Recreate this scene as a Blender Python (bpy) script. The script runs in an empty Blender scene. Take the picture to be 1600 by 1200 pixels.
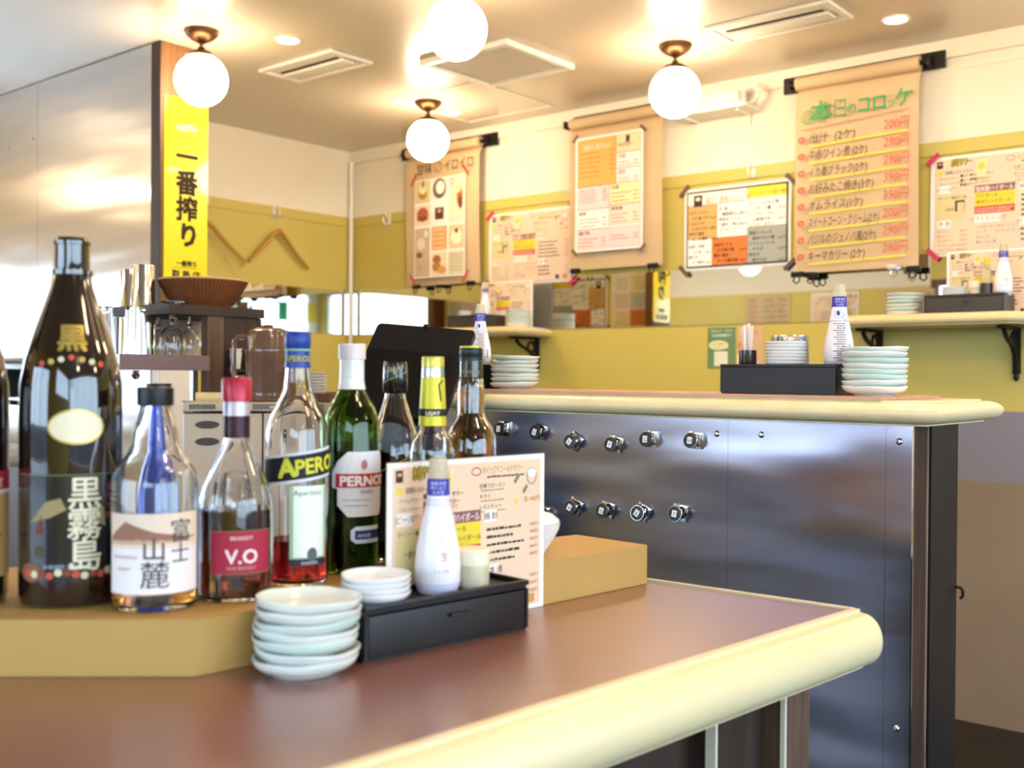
import bpy, bmesh, math, random
from mathutils import Vector, Matrix
random.seed(7)
scene = bpy.context.scene
COL = scene.collection
PI = math.pi

# ------------------------------------------------------------------ camera
CAM_F, CAM_YAW, CAM_PITCH, CAM_ROLL = 1675.0, math.radians(39.738), -0.0078, 0.0078
cd = bpy.data.cameras.new('camera'); cam = bpy.data.objects.new('camera', cd); COL.objects.link(cam)
cyw, syw, cp, sp = math.cos(CAM_YAW), math.sin(CAM_YAW), math.cos(CAM_PITCH), math.sin(CAM_PITCH)
Fv = Vector((cyw*cp, syw*cp, sp)); R0 = Vector((syw, -cyw, 0)); U0 = R0.cross(Fv)
Rv = R0*math.cos(CAM_ROLL) + U0*math.sin(CAM_ROLL); Uv = U0*math.cos(CAM_ROLL) - R0*math.sin(CAM_ROLL)
cam.matrix_world = Matrix(((Rv.x, Uv.x, -Fv.x, 0), (Rv.y, Uv.y, -Fv.y, 0), (Rv.z, Uv.z, -Fv.z, 1.2), (0, 0, 0, 1)))
cd.sensor_width = 17.3; cd.lens = 17.3*CAM_F/1600.0; cd.clip_start = 0.02; cd.clip_end = 60
cd.dof.use_dof = True; cd.dof.focus_distance = 1.95; cd.dof.aperture_fstop = 2.1
scene.camera = cam

# ------------------------------------------------------------------ world, daylight, exposure
scene.view_settings.view_transform = 'Standard'; scene.view_settings.look = 'None'
scene.view_settings.exposure = 1.22; scene.view_settings.gamma = 1.0
scene.view_settings.use_curve_mapping = False
w = bpy.data.worlds.new('daylight'); scene.world = w; w.use_nodes = True
bg = w.node_tree.nodes['Background']; bg.inputs[0].default_value = (0.62, 0.79, 1.0, 1); bg.inputs[1].default_value = 4.2

XLW = -2.07
def portal(name, loc, rot, sx, sy):
    l = bpy.data.lights.new(name, 'AREA'); l.shape = 'RECTANGLE'; l.size = sx; l.size_y = sy
    l.cycles.is_portal = True
    o = bpy.data.objects.new(name, l); o.location = loc; o.rotation_euler = rot; COL.objects.link(o)
portal('street_window_portal', (.6, -2.99, 1.42), (PI/2, 0, 0), 5.1, 1.84)
portal('side_window_portal', (XLW+.01, 1.95, 1.1), (0, -PI/2, 0), 2.0, 2.7)
portal('added_window_portal', (XLW+.01, -1.57, 1.92), (0, -PI/2, 0), .84, 2.5)
portal('kitchen_window_portal', (0.4, 6.49, 1.38), (-PI/2, 0, 0), 3.0, 1.0)

GLOBE_E, DOWN_E = 15.0, 22.0

# ------------------------------------------------------------------ materials
def lin(c):
    c = c.lstrip('#'); v = [int(c[i:i+2], 16)/255 for i in (0, 2, 4)]
    return tuple(x/12.92 if x <= .04045 else ((x+.055)/1.055)**2.4 for x in v) + (1,)
MATS = {}
def mat(name, col='#808080', rough=.5, metal=0., trans=0., emit=0., coat=0., ior=1.45, noise=None, bump=None, sss=0., spec=None, crough=.08, aniso=0., emcol=None):
    if name in MATS: return MATS[name]
    m = bpy.data.materials.new(name); m.use_nodes = True; nt = m.node_tree; b = nt.nodes['Principled BSDF']
    c = lin(col) if isinstance(col, str) else tuple(col)+(1,)
    b.inputs['Base Color'].default_value = c; b.inputs['Roughness'].default_value = rough
    b.inputs['Metallic'].default_value = metal; b.inputs['Transmission Weight'].default_value = trans
    b.inputs['IOR'].default_value = ior; b.inputs['Coat Weight'].default_value = coat
    b.inputs['Coat Roughness'].default_value = crough
    if name == 'russet_laminate': b.inputs['Coat IOR'].default_value = 1.7
    if spec is not None: b.inputs['Specular IOR Level'].default_value = spec
    if aniso: b.inputs['Anisotropic'].default_value = aniso
    if emit:
        b.inputs['Emission Color'].default_value = lin(emcol) if emcol else c; b.inputs['Emission Strength'].default_value = emit
    tc = nt.nodes.new('ShaderNodeTexCoord')
    if noise:   # (second colour, scale, (sx,sy,sz), strength)
        c2, sc, st, am = noise
        mp = nt.nodes.new('ShaderNodeMapping'); mp.inputs['Scale'].default_value = st
        n = nt.nodes.new('ShaderNodeTexNoise'); n.inputs['Scale'].default_value = sc; n.inputs['Detail'].default_value = 5
        r = nt.nodes.new('ShaderNodeMapRange'); r.inputs[1].default_value = .35; r.inputs[2].default_value = .65; r.inputs[4].default_value = am
        mx = nt.nodes.new('ShaderNodeMix'); mx.data_type = 'RGBA'
        mx.inputs[6].default_value = c; mx.inputs[7].default_value = lin(c2)
        nt.links.new(tc.outputs['Object'], mp.inputs[0]); nt.links.new(mp.outputs[0], n.inputs['Vector'])
        nt.links.new(n.outputs[0], r.inputs[0]); nt.links.new(r.outputs[0], mx.inputs[0]); nt.links.new(mx.outputs[2], b.inputs['Base Color'])
    if bump:    # (scale, (sx,sy,sz), strength, distance)
        sc, st, am, di = bump
        mp = nt.nodes.new('ShaderNodeMapping'); mp.inputs['Scale'].default_value = st
        n = nt.nodes.new('ShaderNodeTexNoise'); n.inputs['Scale'].default_value = sc; n.inputs['Detail'].default_value = 2
        bp = nt.nodes.new('ShaderNodeBump'); bp.inputs['Strength'].default_value = am; bp.inputs['Distance'].default_value = di
        nt.links.new(tc.outputs['Object'], mp.inputs[0]); nt.links.new(mp.outputs[0], n.inputs['Vector'])
        nt.links.new(n.outputs[0], bp.inputs['Height']); nt.links.new(bp.outputs[0], b.inputs['Normal'])
    MATS[name] = m; return m
def paint(hexc, rough=.6):      # flat print ink
    return mat('ink_'+hexc.strip('#').lower(), hexc, rough)

M_WALLW = mat('white_wall', '#efe6d2', .7, noise=('#e6dcc6', 3, (1, 1, 1), .4), bump=(60, (1, 1, 1), .05, .01))
M_YEL = mat('mustard_wall', '#d6c264', .38, noise=('#cfb955', 2.5, (1, 1, 1), .6), bump=(90, (1, 1, 1), .04, .01))
M_YBOARD = mat('mustard_board', '#cfbd66', .42, noise=('#c7b35a', 3, (1, 1, 1), .6))
M_TAN = mat('tan_wall', '#98836c', .55, noise=('#8b7762', 4, (1, 1, 1), .5))
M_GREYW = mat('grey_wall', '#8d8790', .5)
M_CEIL = mat('ceiling_paint', '#d3c5b2', .42, coat=.55, crough=.16, noise=('#ccbca8', 2, (1, 1, 1), .4), bump=(3, (1, 1, 1), .12, .02))
M_FLOOR = mat('dark_floor', '#1d1715', .45, noise=('#2b221e', 6, (1, 1, 1), .7))
M_WHITE = mat('white_plastic', '#efeae0', .4)
M_STEEL = mat('brushed_steel', '#cdc4bb', .22, 1.0, aniso=.75, noise=('#beb5ae', 2, (1, 1, 14), .5), bump=(1.2, (1, .5, 2.6), .45, .03))
M_STEELB = mat('brushed_steel_bar', '#9b959f', .21, 1.0, aniso=.7, noise=('#8a8594', 2.2, (1, 1, 10), .7), bump=(1.5, (1, .8, 3.0), .4, .03))
M_STEELP = mat('steel_plain', '#b9b5b5', .3, 1.0)
M_CHROME = mat('chrome', '#e6e6e6', .07, 1.0)
M_MIRROR = mat('mirror_glass', '#e3e3dc', .015, 1.0)
M_LAM = mat('russet_laminate', '#7b493b', .40, coat=1.0, crough=.34, noise=('#855445', 2.2, (1, 1, 1), .7), bump=(150, (1, 1, 1), .03, .01))
M_NOSE = mat('pale_beech', '#efdfb4', .38, coat=.4, crough=.2, noise=('#e4cf9c', 5, (.25, 3, 6), .55))
M_SHELF = mat('pale_shelf_wood', '#ecd59d', .35, coat=.3, noise=('#e0c58a', 5, (3, .3, 6), .5))
M_PINKW = mat('pinkish_laminate', '#cda184', .45, noise=('#bb8c6f', 7, (4, .4, 1), .8))
M_RISER = mat('ochre_board', '#bc9654', .55, noise=('#b38c4b', 4, (1, 1, 1), .6))
M_WOODD = mat('dark_wood', '#3d2b22', .55, noise=('#2a1c16', 9, (5, 5, .5), .8))
M_WOODP = mat('post_wood', '#7b5638', .5, noise=('#5e3f28', 8, (8, 8, .5), .8))
M_WOODB = mat('brown_wood', '#6a5040', .6, noise=('#4a372c', 8, (9, 9, .6), .8))
M_BLACK = mat('black_wood', '#171416', .42, noise=('#221e20', 12, (1, 8, 1), .4))
M_GREYBOX = mat('charcoal_wood', '#3a3634', .5)
M_BLKPL = mat('black_plastic', '#141316', .35)
M_IRON = mat('cast_iron', '#1b1513', .5, .3)
M_BRASS = mat('aged_brass', '#7a5a3c', .38, .85, noise=('#5c3f29', 14, (1, 1, 1), .8))
M_GLOBE = mat('opal_globe', '#fff2dc', .3, emit=GLOBE_E, emcol='#ffe5bf')
M_DOWN = mat('downlight_lens', '#ffffff', .3, emit=DOWN_E, emcol='#ffefd6')
M_KRAFT = mat('kraft_paper', '#d6ba92', .75, noise=('#cdb087', 5, (1, 1, 1), .6))
M_PAPER = mat('menu_paper', '#efe6d6', .45, coat=.25, crough=.25)
M_PAPERW = mat('white_paper', '#f6f1ea', .5)
M_CELA = mat('celadon_glaze', '#bfdad2', .22, coat=.5, noise=('#dbe4dd', 9, (1, 1, 2), .9))
M_CELB = mat('pale_glaze', '#e8e7e0', .22, coat=.5, noise=('#cfddd8', 7, (1, 1, 2), .8))
M_PORC = mat('white_porcelain', '#eeecec', .18, coat=.5)
M_GLASS = mat('clear_glass', '#ffffff', .0, trans=1, ior=1.45)
M_GLASSG = mat('green_glass', (.22, .42, .05), .0, trans=1, ior=1.45)
M_GLASSBL = mat('blue_glass', (.16, .27, 1.0), .02, trans=.7, ior=1.45)
M_DARKGL = mat('brown_black_glass', '#1d0f0b', .06, coat=1, crough=.03, spec=.7)
M_PITCH = mat('smoky_brown_plastic', (.30, .17, .11), .12, trans=.55, coat=.4)
M_RATTAN = mat('rattan', '#a9683c', .5, noise=('#8a5029', 60, (1, 1, 1.6), .6), bump=(130, (1, 1, 2), .5, .004))
M_BEIGE = mat('beige_enamel', '#c2b09b', .4)
M_HANG = mat('hanger_wood', '#b98d3e', .45)
M_PANE = None
def glass_pane():
    m = bpy.data.materials.new('window_pane_glass'); m.use_nodes = True; nt = m.node_tree
    nt.nodes.remove(nt.nodes['Principled BSDF'])
    t = nt.nodes.new('ShaderNodeBsdfTransparent'); t.inputs[0].default_value = (.93, .96, .96, 1)
    g = nt.nodes.new('ShaderNodeBsdfGlossy'); g.inputs['Roughness'].default_value = .02
    x = nt.nodes.new('ShaderNodeMixShader'); x.inputs[0].default_value = .06
    nt.links.new(t.outputs[0], x.inputs[1]); nt.links.new(g.outputs[0], x.inputs[2]); nt.links.new(x.outputs[0], nt.nodes['Material Output'].inputs[0])
    return m
M_PANE = glass_pane()

# ------------------------------------------------------------------ helpers
LABELS = []
def root(name, label, cat, loc=(0, 0, 0), rz=0., group=None, kind=None):
    o = bpy.data.objects.new(name, None); o.empty_display_size = .05; COL.objects.link(o)
    o.location = loc; o.rotation_euler = (0, 0, rz)
    o['label'] = label; o['category'] = cat; LABELS.append(label)
    if group: o['group'] = group
    return o
def tag(o, label, cat, group=None):
    o['label'] = label; o['category'] = cat; LABELS.append(label)
    if group: o['group'] = group
    return o
def add(name, bm, m, parent=None, loc=None, rot=None, smooth=35, label=None, kind=None):
    me = bpy.data.meshes.new(name); bm.normal_update(); bm.to_mesh(me); bm.free()
    for x in (m if isinstance(m, (list, tuple)) else [m]): me.materials.append(x)
    if smooth:
        me.shade_smooth(); me.set_sharp_from_angle(angle=math.radians(smooth))
    o = bpy.data.objects.new(name, me); COL.objects.link(o)
    if parent: o.parent = parent
    if loc: o.location = loc
    if rot: o.rotation_euler = rot
    if label: o['label'] = label
    if kind: o['kind'] = kind
    return o
def struct(name, bm, m, smooth=0):
    return add(name, bm, m, smooth=smooth, kind='structure')
def B(): return bmesh.new()
def box(bm, x0, x1, y0, y1, z0, z1, bev=0., mi=0):
    r = bmesh.ops.create_cube(bm, size=1.0); vs = r['verts']
    for v in vs: v.co = Vector(((x0+x1)/2+v.co.x*(x1-x0), (y0+y1)/2+v.co.y*(y1-y0), (z0+z1)/2+v.co.z*(z1-z0)))
    fs = {f for v in vs for f in v.link_faces}
    for f in fs: f.material_index = mi
    if bev:
        es = {e for v in vs for e in v.link_edges}
        bmesh.ops.bevel(bm, geom=list(es), offset=bev, segments=2, affect='EDGES', profile=.6)
    return bm
def bx(*a, **k): return box(B(), *a, **k)
def lathe(prof, seg=32, bm=None, cx=0, cy=0, closed=False, mi=0):
    bm = bm or B(); rings = []
    for r, z in prof:
        if r < 1e-6: rings.append([bm.verts.new((cx, cy, z))])
        else: rings.append([bm.verts.new((cx+r*math.cos(2*PI*i/seg), cy+r*math.sin(2*PI*i/seg), z)) for i in range(seg)])
    pairs = list(zip(rings, rings[1:]))
    if closed: pairs.append((rings[-1], rings[0]))
    for a, b in pairs:
        for i in range(seg):
            j = (i+1) % seg
            if len(a) == 1 and len(b) == 1: continue
            if len(a) == 1: f = bm.faces.new((a[0], b[j], b[i]))
            elif len(b) == 1: f = bm.faces.new((a[i], a[j], b[0]))
            else: f = bm.faces.new((a[i], a[j], b[j], b[i]))
            f.material_index = mi
    return bm
def cyl(r, z0, z1, seg=24, bm=None, cx=0, cy=0, r2=None):
    r2 = r if r2 is None else r2
    return lathe([(0, z0), (r, z0), (r2, z1), (0, z1)], seg, bm, cx, cy)
def prism(poly, z0, z1, bm=None, mi=0):     # polygon in XY, CCW
    bm = bm or B()
    a = [bm.verts.new((x, y, z0)) for x, y in poly]; b = [bm.verts.new((x, y, z1)) for x, y in poly]
    n = len(poly); fs = [bm.faces.new(b), bm.faces.new(a[::-1])]
    for i in range(n): fs.append(bm.faces.new((a[i], a[(i+1) % n], b[(i+1) % n], b[i])))
    for f in fs: f.material_index = mi
    return bm
def tube(pts, r, seg=8, bm=None, closed=False, rfun=None):
    bm = bm or B(); pts = [Vector(p) for p in pts]; n = len(pts); rings = []
    up = Vector((0, 0, 1)); prev = None
    for i, p in enumerate(pts):
        a = pts[(i-1) % n] if (closed or i > 0) else p; c = pts[(i+1) % n] if (closed or i < n-1) else p
        t = (c-a).normalized()
        if prev is None:
            s = t.cross(up)
            if s.length < 1e-3: s = t.cross(Vector((1, 0, 0)))
        else: s = prev - t*prev.dot(t)
        s.normalize(); prev = s; q = t.cross(s)
        rr = rfun(i/(n-1)) if rfun else r
        rings.append([bm.verts.new(p + s*rr*math.cos(2*PI*k/seg) + q*rr*math.sin(2*PI*k/seg)) for k in range(seg)])
    prs = list(zip(rings, rings[1:])) + ([(rings[-1], rings[0])] if closed else [])
    for a, b in prs:
        for k in range(seg): bm.faces.new((a[k], a[(k+1) % seg], b[(k+1) % seg], b[k]))
    if not closed:
        bm.faces.new(rings[0][::-1]); bm.faces.new(rings[-1])
    bmesh.ops.recalc_face_normals(bm, faces=bm.faces)
    return bm
def bez(p0, p1, p2, p3, n=10):
    out = []
    for i in range(n+1):
        t = i/n; u = 1-t
        out.append(tuple(u**3*a+3*u*u*t*b+3*u*t*t*c+t**3*d for a, b, c, d in zip(p0, p1, p2, p3)))
    return out
def nose_profile(w, z0, z1, lip=.006, n=12):    # (outward, z), half-ellipse with small lips top and bottom
    zc = (z0+z1)/2; st = min(.004, (z1-z0)*.07); hh = (z1-z0)/2-st
    p = [(0, z1), (lip, z1), (lip, z1-st*.8)]
    for i in range(n+1):
        a = PI/2 - PI*i/n; p.append((lip+(w-lip)*max(0, math.cos(a))**.85, zc+hh*math.sin(a)))
    p += [(lip+.005, z0+st*.8), (lip+.005, z0), (0, z0)]
    return p
def sweep_segments(path, prof, closed=False):
    """mitred moulding along path (XY); outward is to the right of the travel direction; one bmesh per segment"""
    P = [Vector(p) for p in path]; n = len(P); dirs = [(P[i+1]-P[i]).normalized() for i in range(n-1)]
    outs = [Vector((d.y, -d.x)) for d in dirs]; res = []
    def ring(bm, i, seg):
        o = outs[seg]
        if 0 < i < n-1:
            m = (outs[i-1]+outs[i]).normalized(); m = m/ max(.3, m.dot(o))
        else: m = o
        return [bm.verts.new((P[i].x+m.x*a, P[i].y+m.y*a, z)) for a, z in prof]
    for s in range(n-1):
        bm = B(); a = ring(bm, s, s); b = ring(bm, s+1, s); k = len(prof)
        for j in range(k): bm.faces.new((a[j], a[(j+1) % k], b[(j+1) % k], b[j]))
        bm.faces.new(a[::-1]); bm.faces.new(b)
        bmesh.ops.recalc_face_normals(bm, faces=bm.faces)
        res.append(bm)
    return res
# -- lettering: flat geometry made from text curves
TXT = {}
def glyphs(s, bold=0.):
    k = (s, bold)
    if k not in TXT:
        c = bpy.data.curves.new('t', 'FONT'); c.body = s; c.resolution_u = 2; c.offset = bold
        o = bpy.data.objects.new('t', c); me = bpy.data.meshes.new_from_object(o)
        vs = [(v.co.x, v.co.y) for v in me.vertices]; fs = [tuple(p.vertices) for p in me.polygons]
        xs = [v[0] for v in vs] or [0]; TXT[k] = (vs, fs, max(xs))
        bpy.data.objects.remove(o); bpy.data.curves.remove(c); bpy.data.meshes.remove(me)
    return TXT[k]
class Print:
    """flat print: collects coloured cells and lettering in local x (right), y (up); built facing local +Z or wrapped on a bottle"""
    def __init__(s): s.bm = B(); s.m = []; s.lev = 0
    def mi(s, c):
        m = c if not isinstance(c, str) else paint(c)
        if m not in s.m: s.m.append(m)
        return s.m.index(m)
    def rect(s, x0, y0, x1, y1, c, z=.0004, n=1, rot=0):
        i = s.mi(c); cx, cy = (x0+x1)/2, (y0+y1)/2; ca, sa = math.cos(rot), math.sin(rot)
        f = lambda x, y: (cx+(x-cx)*ca-(y-cy)*sa, cy+(x-cx)*sa+(y-cy)*ca, z)
        top = [s.bm.verts.new(f(x0+(x1-x0)*k/n, y1)) for k in range(n+1)]; bot = [s.bm.verts.new(f(x0+(x1-x0)*k/n, y0)) for k in range(n+1)]
        for k in range(n):
            fc = s.bm.faces.new((bot[k], bot[k+1], top[k+1], top[k])); fc.material_index = i
        return s
    def poly(s, pts, c, z=.0006):
        f = s.bm.faces.new([s.bm.verts.new((x, y, z)) for x, y in pts]); f.material_index = s.mi(c); return s
    def disc(s, cx, cy, rx, c, ry=None, z=.0007, n=20):
        ry = ry or rx; i = s.mi(c); ct = s.bm.verts.new((cx, cy, z))
        vs = [s.bm.verts.new((cx+rx*math.cos(2*PI*k/n), cy+ry*math.sin(2*PI*k/n), z)) for k in range(n)]
        for k in range(n): s.bm.faces.new((ct, vs[k], vs[(k+1) % n])).material_index = i
        return s
    def ring(s, cx, cy, r, t, c, ry=None, z=.0008, n=24):
        ry = ry or r; i = s.mi(c); a = []; b = []
        for k in range(n):
            ca, sa = math.cos(2*PI*k/n), math.sin(2*PI*k/n)
            a.append(s.bm.verts.new((cx+r*ca, cy+ry*sa, z))); b.append(s.bm.verts.new((cx+(r-t)*ca, cy+(ry-t)*sa, z)))
        for k in range(n):
            j = (k+1) % n; s.bm.faces.new((a[k], a[j], b[j], b[k])).material_index = i
        return s
    def line(s, x0, y0, x1, y1, t, c, z=.0008):
        d = Vector((x1-x0, y1-y0)); nn = Vector((-d.y, d.x)).normalized()*t/2
        return s.poly([(x0-nn.x, y0-nn.y), (x1-nn.x, y1-nn.y), (x1+nn.x, y1+nn.y), (x0+nn.x, y0+nn.y)], c, z)
    def text(s, t, x, y, size, c, z=.001, bold=0., right=False, width=None, slant=0., rot=0., center=False):
        if bold > 0:      # heavier stroke: overprint shifted copies
            b = bold*size*(1 if width is None else .8); wd0 = glyphs(t)[2]; sz = size if width is None or wd0 == 0 else width/wd0
            if right: x = x-wd0*sz
            if center: x = x-wd0*sz/2
            offs = ((-b, 0), (b, 0), (0, b), (0, -b)) if bold < .02 else ((-b, -b), (b, -b), (-b, b), (b, b), (0, 0))
            for k, (dx, dy) in enumerate(offs): s.text(t, x+dx, y+dy, size, c, z=z+k*.00001, width=width, slant=slant, rot=rot)
            return s
        vs, fs, wd = glyphs(t, bold); i = s.mi(c); sx = size if width is None or wd == 0 else width/wd
        if right: x = x-wd*sx
        if center: x = x-wd*sx/2
        ca, sa = math.cos(rot), math.sin(rot); V = []
        for a, b in vs:
            px, py = a*sx+b*size*slant, b*size
            V.append(s.bm.verts.new((x+px*ca-py*sa, y+px*sa+py*ca, z)))
        for f in fs:
            try: fc = s.bm.faces.new([V[k] for k in f]); fc.material_index = i
            except ValueError: pass
        return s
    def vtext(s, t, cx, ytop, size, c, step=None, **k):
        step = step or size*1.06
        for n, ch in enumerate(t): s.text(ch, cx, ytop-size*.86-n*step, size, c, center=True, **k)
        return s
    def dashes(s, x0, y, x1, c, h=.003, z=.0009, n=None):   # print too small to read in the photograph
        x = x0
        while x < x1-h:
            L = random.uniform(.8, 3.0)*h; L = min(L, x1-x)
            s.rect(x, y, x+L, y+h*random.uniform(.7, 1.), c, z=z); x += L+h*random.uniform(.25, .5)
        return s
    def build(s, name, parent, M=None, wrap=None, label=None):
        if wrap:
            R, off = wrap
            bmesh.ops.triangulate(s.bm, faces=[f for f in s.bm.faces if len(f.verts) > 4])
            for _ in range(3):
                es = [e for e in s.bm.edges if e.calc_length() > .007]
                if not es: break
                bmesh.ops.subdivide_edges(s.bm, edges=es, cuts=1, use_grid_fill=False)
                bmesh.ops.triangulate(s.bm, faces=[f for f in s.bm.faces if len(f.verts) > 4])
            for v in s.bm.verts:
                r = R(v.co.y)+off+v.co.z; a = v.co.x/max(.004, R(v.co.y)); v.co = Vector((r*math.sin(a), -r*math.cos(a), v.co.y))
        elif M is not None: s.bm.transform(M)
        return add(name, s.bm, s.m, parent, smooth=0, label=label)
STAND = Matrix(((1, 0, 0, 0), (0, 0, -1, 0), (0, 1, 0, 0), (0, 0, 0, 1)))   # print plane stands upright, faces local -Y
RWALL = -PI/2        # rotation that turns local -Y to face world -X (x right -> world -Y)
def rotr(a): return a
def sheet_bm(w, h, t=.0008, bow=0., n=8):      # upright sheet, x 0..w, z 0..h, faces -Y, optional gentle bow
    bm = B(); A = []; Bk = []
    for k in range(n+1):
        z = h*k/n; d = -bow*math.sin(PI*(k/n))
        A.append((bm.verts.new((0, d, z)), bm.verts.new((w, d, z)))); Bk.append((bm.verts.new((0, d+t, z)), bm.verts.new((w, d+t, z))))
    for k in range(n):
        bm.faces.new((A[k][0], A[k][1], A[k+1][1], A[k+1][0])); bm.faces.new((Bk[k][1], Bk[k][0], Bk[k+1][0], Bk[k+1][1]))
        bm.faces.new((A[k][1], Bk[k][1], Bk[k+1][1], A[k+1][1])); bm.faces.new((Bk[k][0], A[k][0], A[k+1][0], Bk[k+1][0]))
    bm.faces.new((A[n][0], A[n][1], Bk[n][1], Bk[n][0])); bm.faces.new((A[0][1], A[0][0], Bk[0][0], Bk[0][1]))
    return bm

# ================================================================== THE ROOM
WX, WY, CZ = 3.915, 4.395, 2.40
XL, YF, YB = -2.07, -3.0, 6.5
struct('floor', bx(XL-.1, WX+.1, YF-.1, YB+.1, -.1, 0), M_FLOOR)
struct('ceiling', bx(XL-.1, WX+.1, YF-.1, YB+.1, CZ, CZ+.1), M_CEIL)
# right wall, tiers of one wall
wr = struct('wall_right', bx(WX, WX+.1, YF, WY+.1, 0, CZ), M_YEL)
add('upper_paint', bx(WX-.003, WX, YF, WY, 2.044, CZ), M_WALLW, wr, smooth=0, label='white painted upper wall')
add('lower_board', bx(WX-.004, WX, YF, WY, 0, .845), M_TAN, wr, smooth=0, label='tan lower board')
add('middle_band', bx(WX-.003, WX, YF, WY, .845, 1.09), M_GREYW, wr, smooth=0, label='grey band between tan and mustard')  # grey tone laid as its own strip across the wall
add('rail_board', bx(WX-.013, WX, YF, WY-.013, 1.995, 2.044), M_YBOARD, wr, smooth=0, label='mustard hook rail')
add('panel_board', bx(WX-.007, WX, YF, WY-.007, 1.648, 1.995), M_YBOARD, wr, smooth=0, label='mustard board above mirror')
add('mirror_strip', bx(WX-.005, WX, -.2, WY-.005, 1.416, 1.648), M_MIRROR, wr, smooth=0, label='long low mirror strip')
wb = struct('wall_back', bx(2.24, WX, WY, WY+.1, 0, CZ), M_YEL)
add('upper_paint', bx(2.24, WX, WY-.003, WY, 2.044, CZ), M_WALLW, wb, smooth=0, label='white painted upper wall')
add('rail_board', bx(2.24, WX, WY-.013, WY, 1.995, 2.044), M_YBOARD, wb, smooth=0, label='mustard hook rail')
add('panel_board', bx(2.24, WX, WY-.007, WY, 1.648, 1.995), M_YBOARD, wb, smooth=0, label='mustard board above mirror')
add('mirror_strip', bx(2.24, WX, WY-.005, WY, 1.416, 1.648), M_MIRROR, wb, smooth=0, label='low mirror strip')
struct('trim_1', bx(WX-.018, WX, YF, WY, 2.335, CZ), M_WALLW)
struct('trim_2', bx(WX-.007, WX-.003, YF, WY, 2.292, 2.296), M_WALLW)
cp_ = root('corner_pole', 'thin white vertical pole standing in the room corner', 'pole', (WX-.035, WY-.035, 0))
add('tube', cyl(.0115, 0, 2.32, 12), M_WHITE, cp_); add('cap', cyl(.014, 2.32, 2.335, 12), M_WHITE, cp_)
# partition clad in steel beyond the wooden post
ws = struct('wall_partition', bx(2.17, 2.24, 3.51, YB, 0, CZ), M_WALLW)
for i, (a, b) in enumerate(((3.512, 4.36), (4.362, 5.4), (5.402, YB))):
    add('steel_sheet', bx(2.16, 2.17, a, b, 0, CZ-.004), M_STEEL, ws, smooth=0)
for y, z in ((4.62, 2.16), (4.40, 2.17), (4.72, 1.50)):
    add('screw', lathe([(0, -.002), (.004, -.002), (.004, 0), (0, 0)], 10), M_STEELP, ws, loc=(2.159, y, z), rot=(0, PI/2, 0))
bm = B(); box(bm, XL-.1, XL, -.3, .6, 0, CZ); box(bm, XL-.1, XL, YF, -2.85, 0, CZ); box(bm, XL-.1, XL, -2.85, -.3, 0, 1.5); box(bm, XL-.1, XL, -2.85, -.3, 2.34, CZ); box(bm, XL-.1, XL, 3.3, YB, 0, CZ); box(bm, XL-.1, XL, .6, 3.3, 0, .1); box(bm, XL-.1, XL, .6, 3.3, 2.1, CZ)
add('yellow_board', bx(2.24, 2.246, 3.53, 4.38, 0, 2.044), M_YEL, ws, smooth=0, label='mustard board on the dining side')
wl = struct('wall_left', bm, M_YEL)
add('upper_paint', bx(XL, XL+.003, 3.301, YB, 2.044, CZ), M_WALLW, wl, smooth=0)
w3 = struct('window_3', box(box(box(box(B(), XL-.08, XL-.02, .6, 3.3, .1, .16), XL-.08, XL-.02, .6, 3.3, 2.04, 2.1), XL-.08, XL-.02, .6, .66, .16, 2.04), XL-.08, XL-.02, 3.24, 3.3, .16, 2.04), M_WOODP)
for i in range(3):
    add('pane', bx(XL-.053, XL-.047, .67+.86*i, .66+.86*(i+1), .16, 2.04), M_PANE, w3, smooth=0)
    if i: add('mullion', bx(XL-.08, XL-.02, .64+.86*i, .68+.86*i, .16, 2.04), M_WOODP, w3, smooth=0)
add('sill_rail', bx(XL-.09, XL-.01, .66, 3.24, .70, .80), mat('tan_sill', '#b08a66', .5), w3, smooth=0)
w4 = struct('added_window_4', box(box(box(box(B(), XL-.08, XL-.02, -2.85, -.3, 1.5, 1.54), XL-.08, XL-.02, -2.85, -.3, 2.30, 2.34), XL-.08, XL-.02, -2.85, -2.81, 1.54, 2.30), XL-.08, XL-.02, -.34, -.3, 1.54, 2.30), M_WHITE)  # unseen high window, added to brighten what the mirror shows
add('pane', bx(XL-.053, XL-.047, -2.81, -.34, 1.54, 2.30), M_PANE, w4, smooth=0)
struct('ground', bx(-30, XL-.12, -20, 20, -.12, -.02), mat('asphalt', '#262a33', .9))
struct('ground', bx(XL-.12, 30, -30, YF-.12, -.12, -.02), mat('asphalt', '#262a33', .9))
def wall_with_hole(name, y0, y1, x0, x1, hx0, hx1, hz0, hz1):
    bm = B(); box(bm, x0, hx0, y0, y1, 0, CZ); box(bm, hx1, x1, y0, y1, 0, CZ); box(bm, hx0, hx1, y0, y1, 0, hz0); box(bm, hx0, hx1, y0, y1, hz1, CZ)
    return struct(name, bm, M_WALLW)
wall_with_hole('wall_front', YF-.1, YF, XL, WX, -1.95, 3.2, .5, 2.34)
wall_with_hole('wall_kitchen', YB, YB+.1, XL, 2.24, -1.1, 1.9, .88, 1.88)
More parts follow.
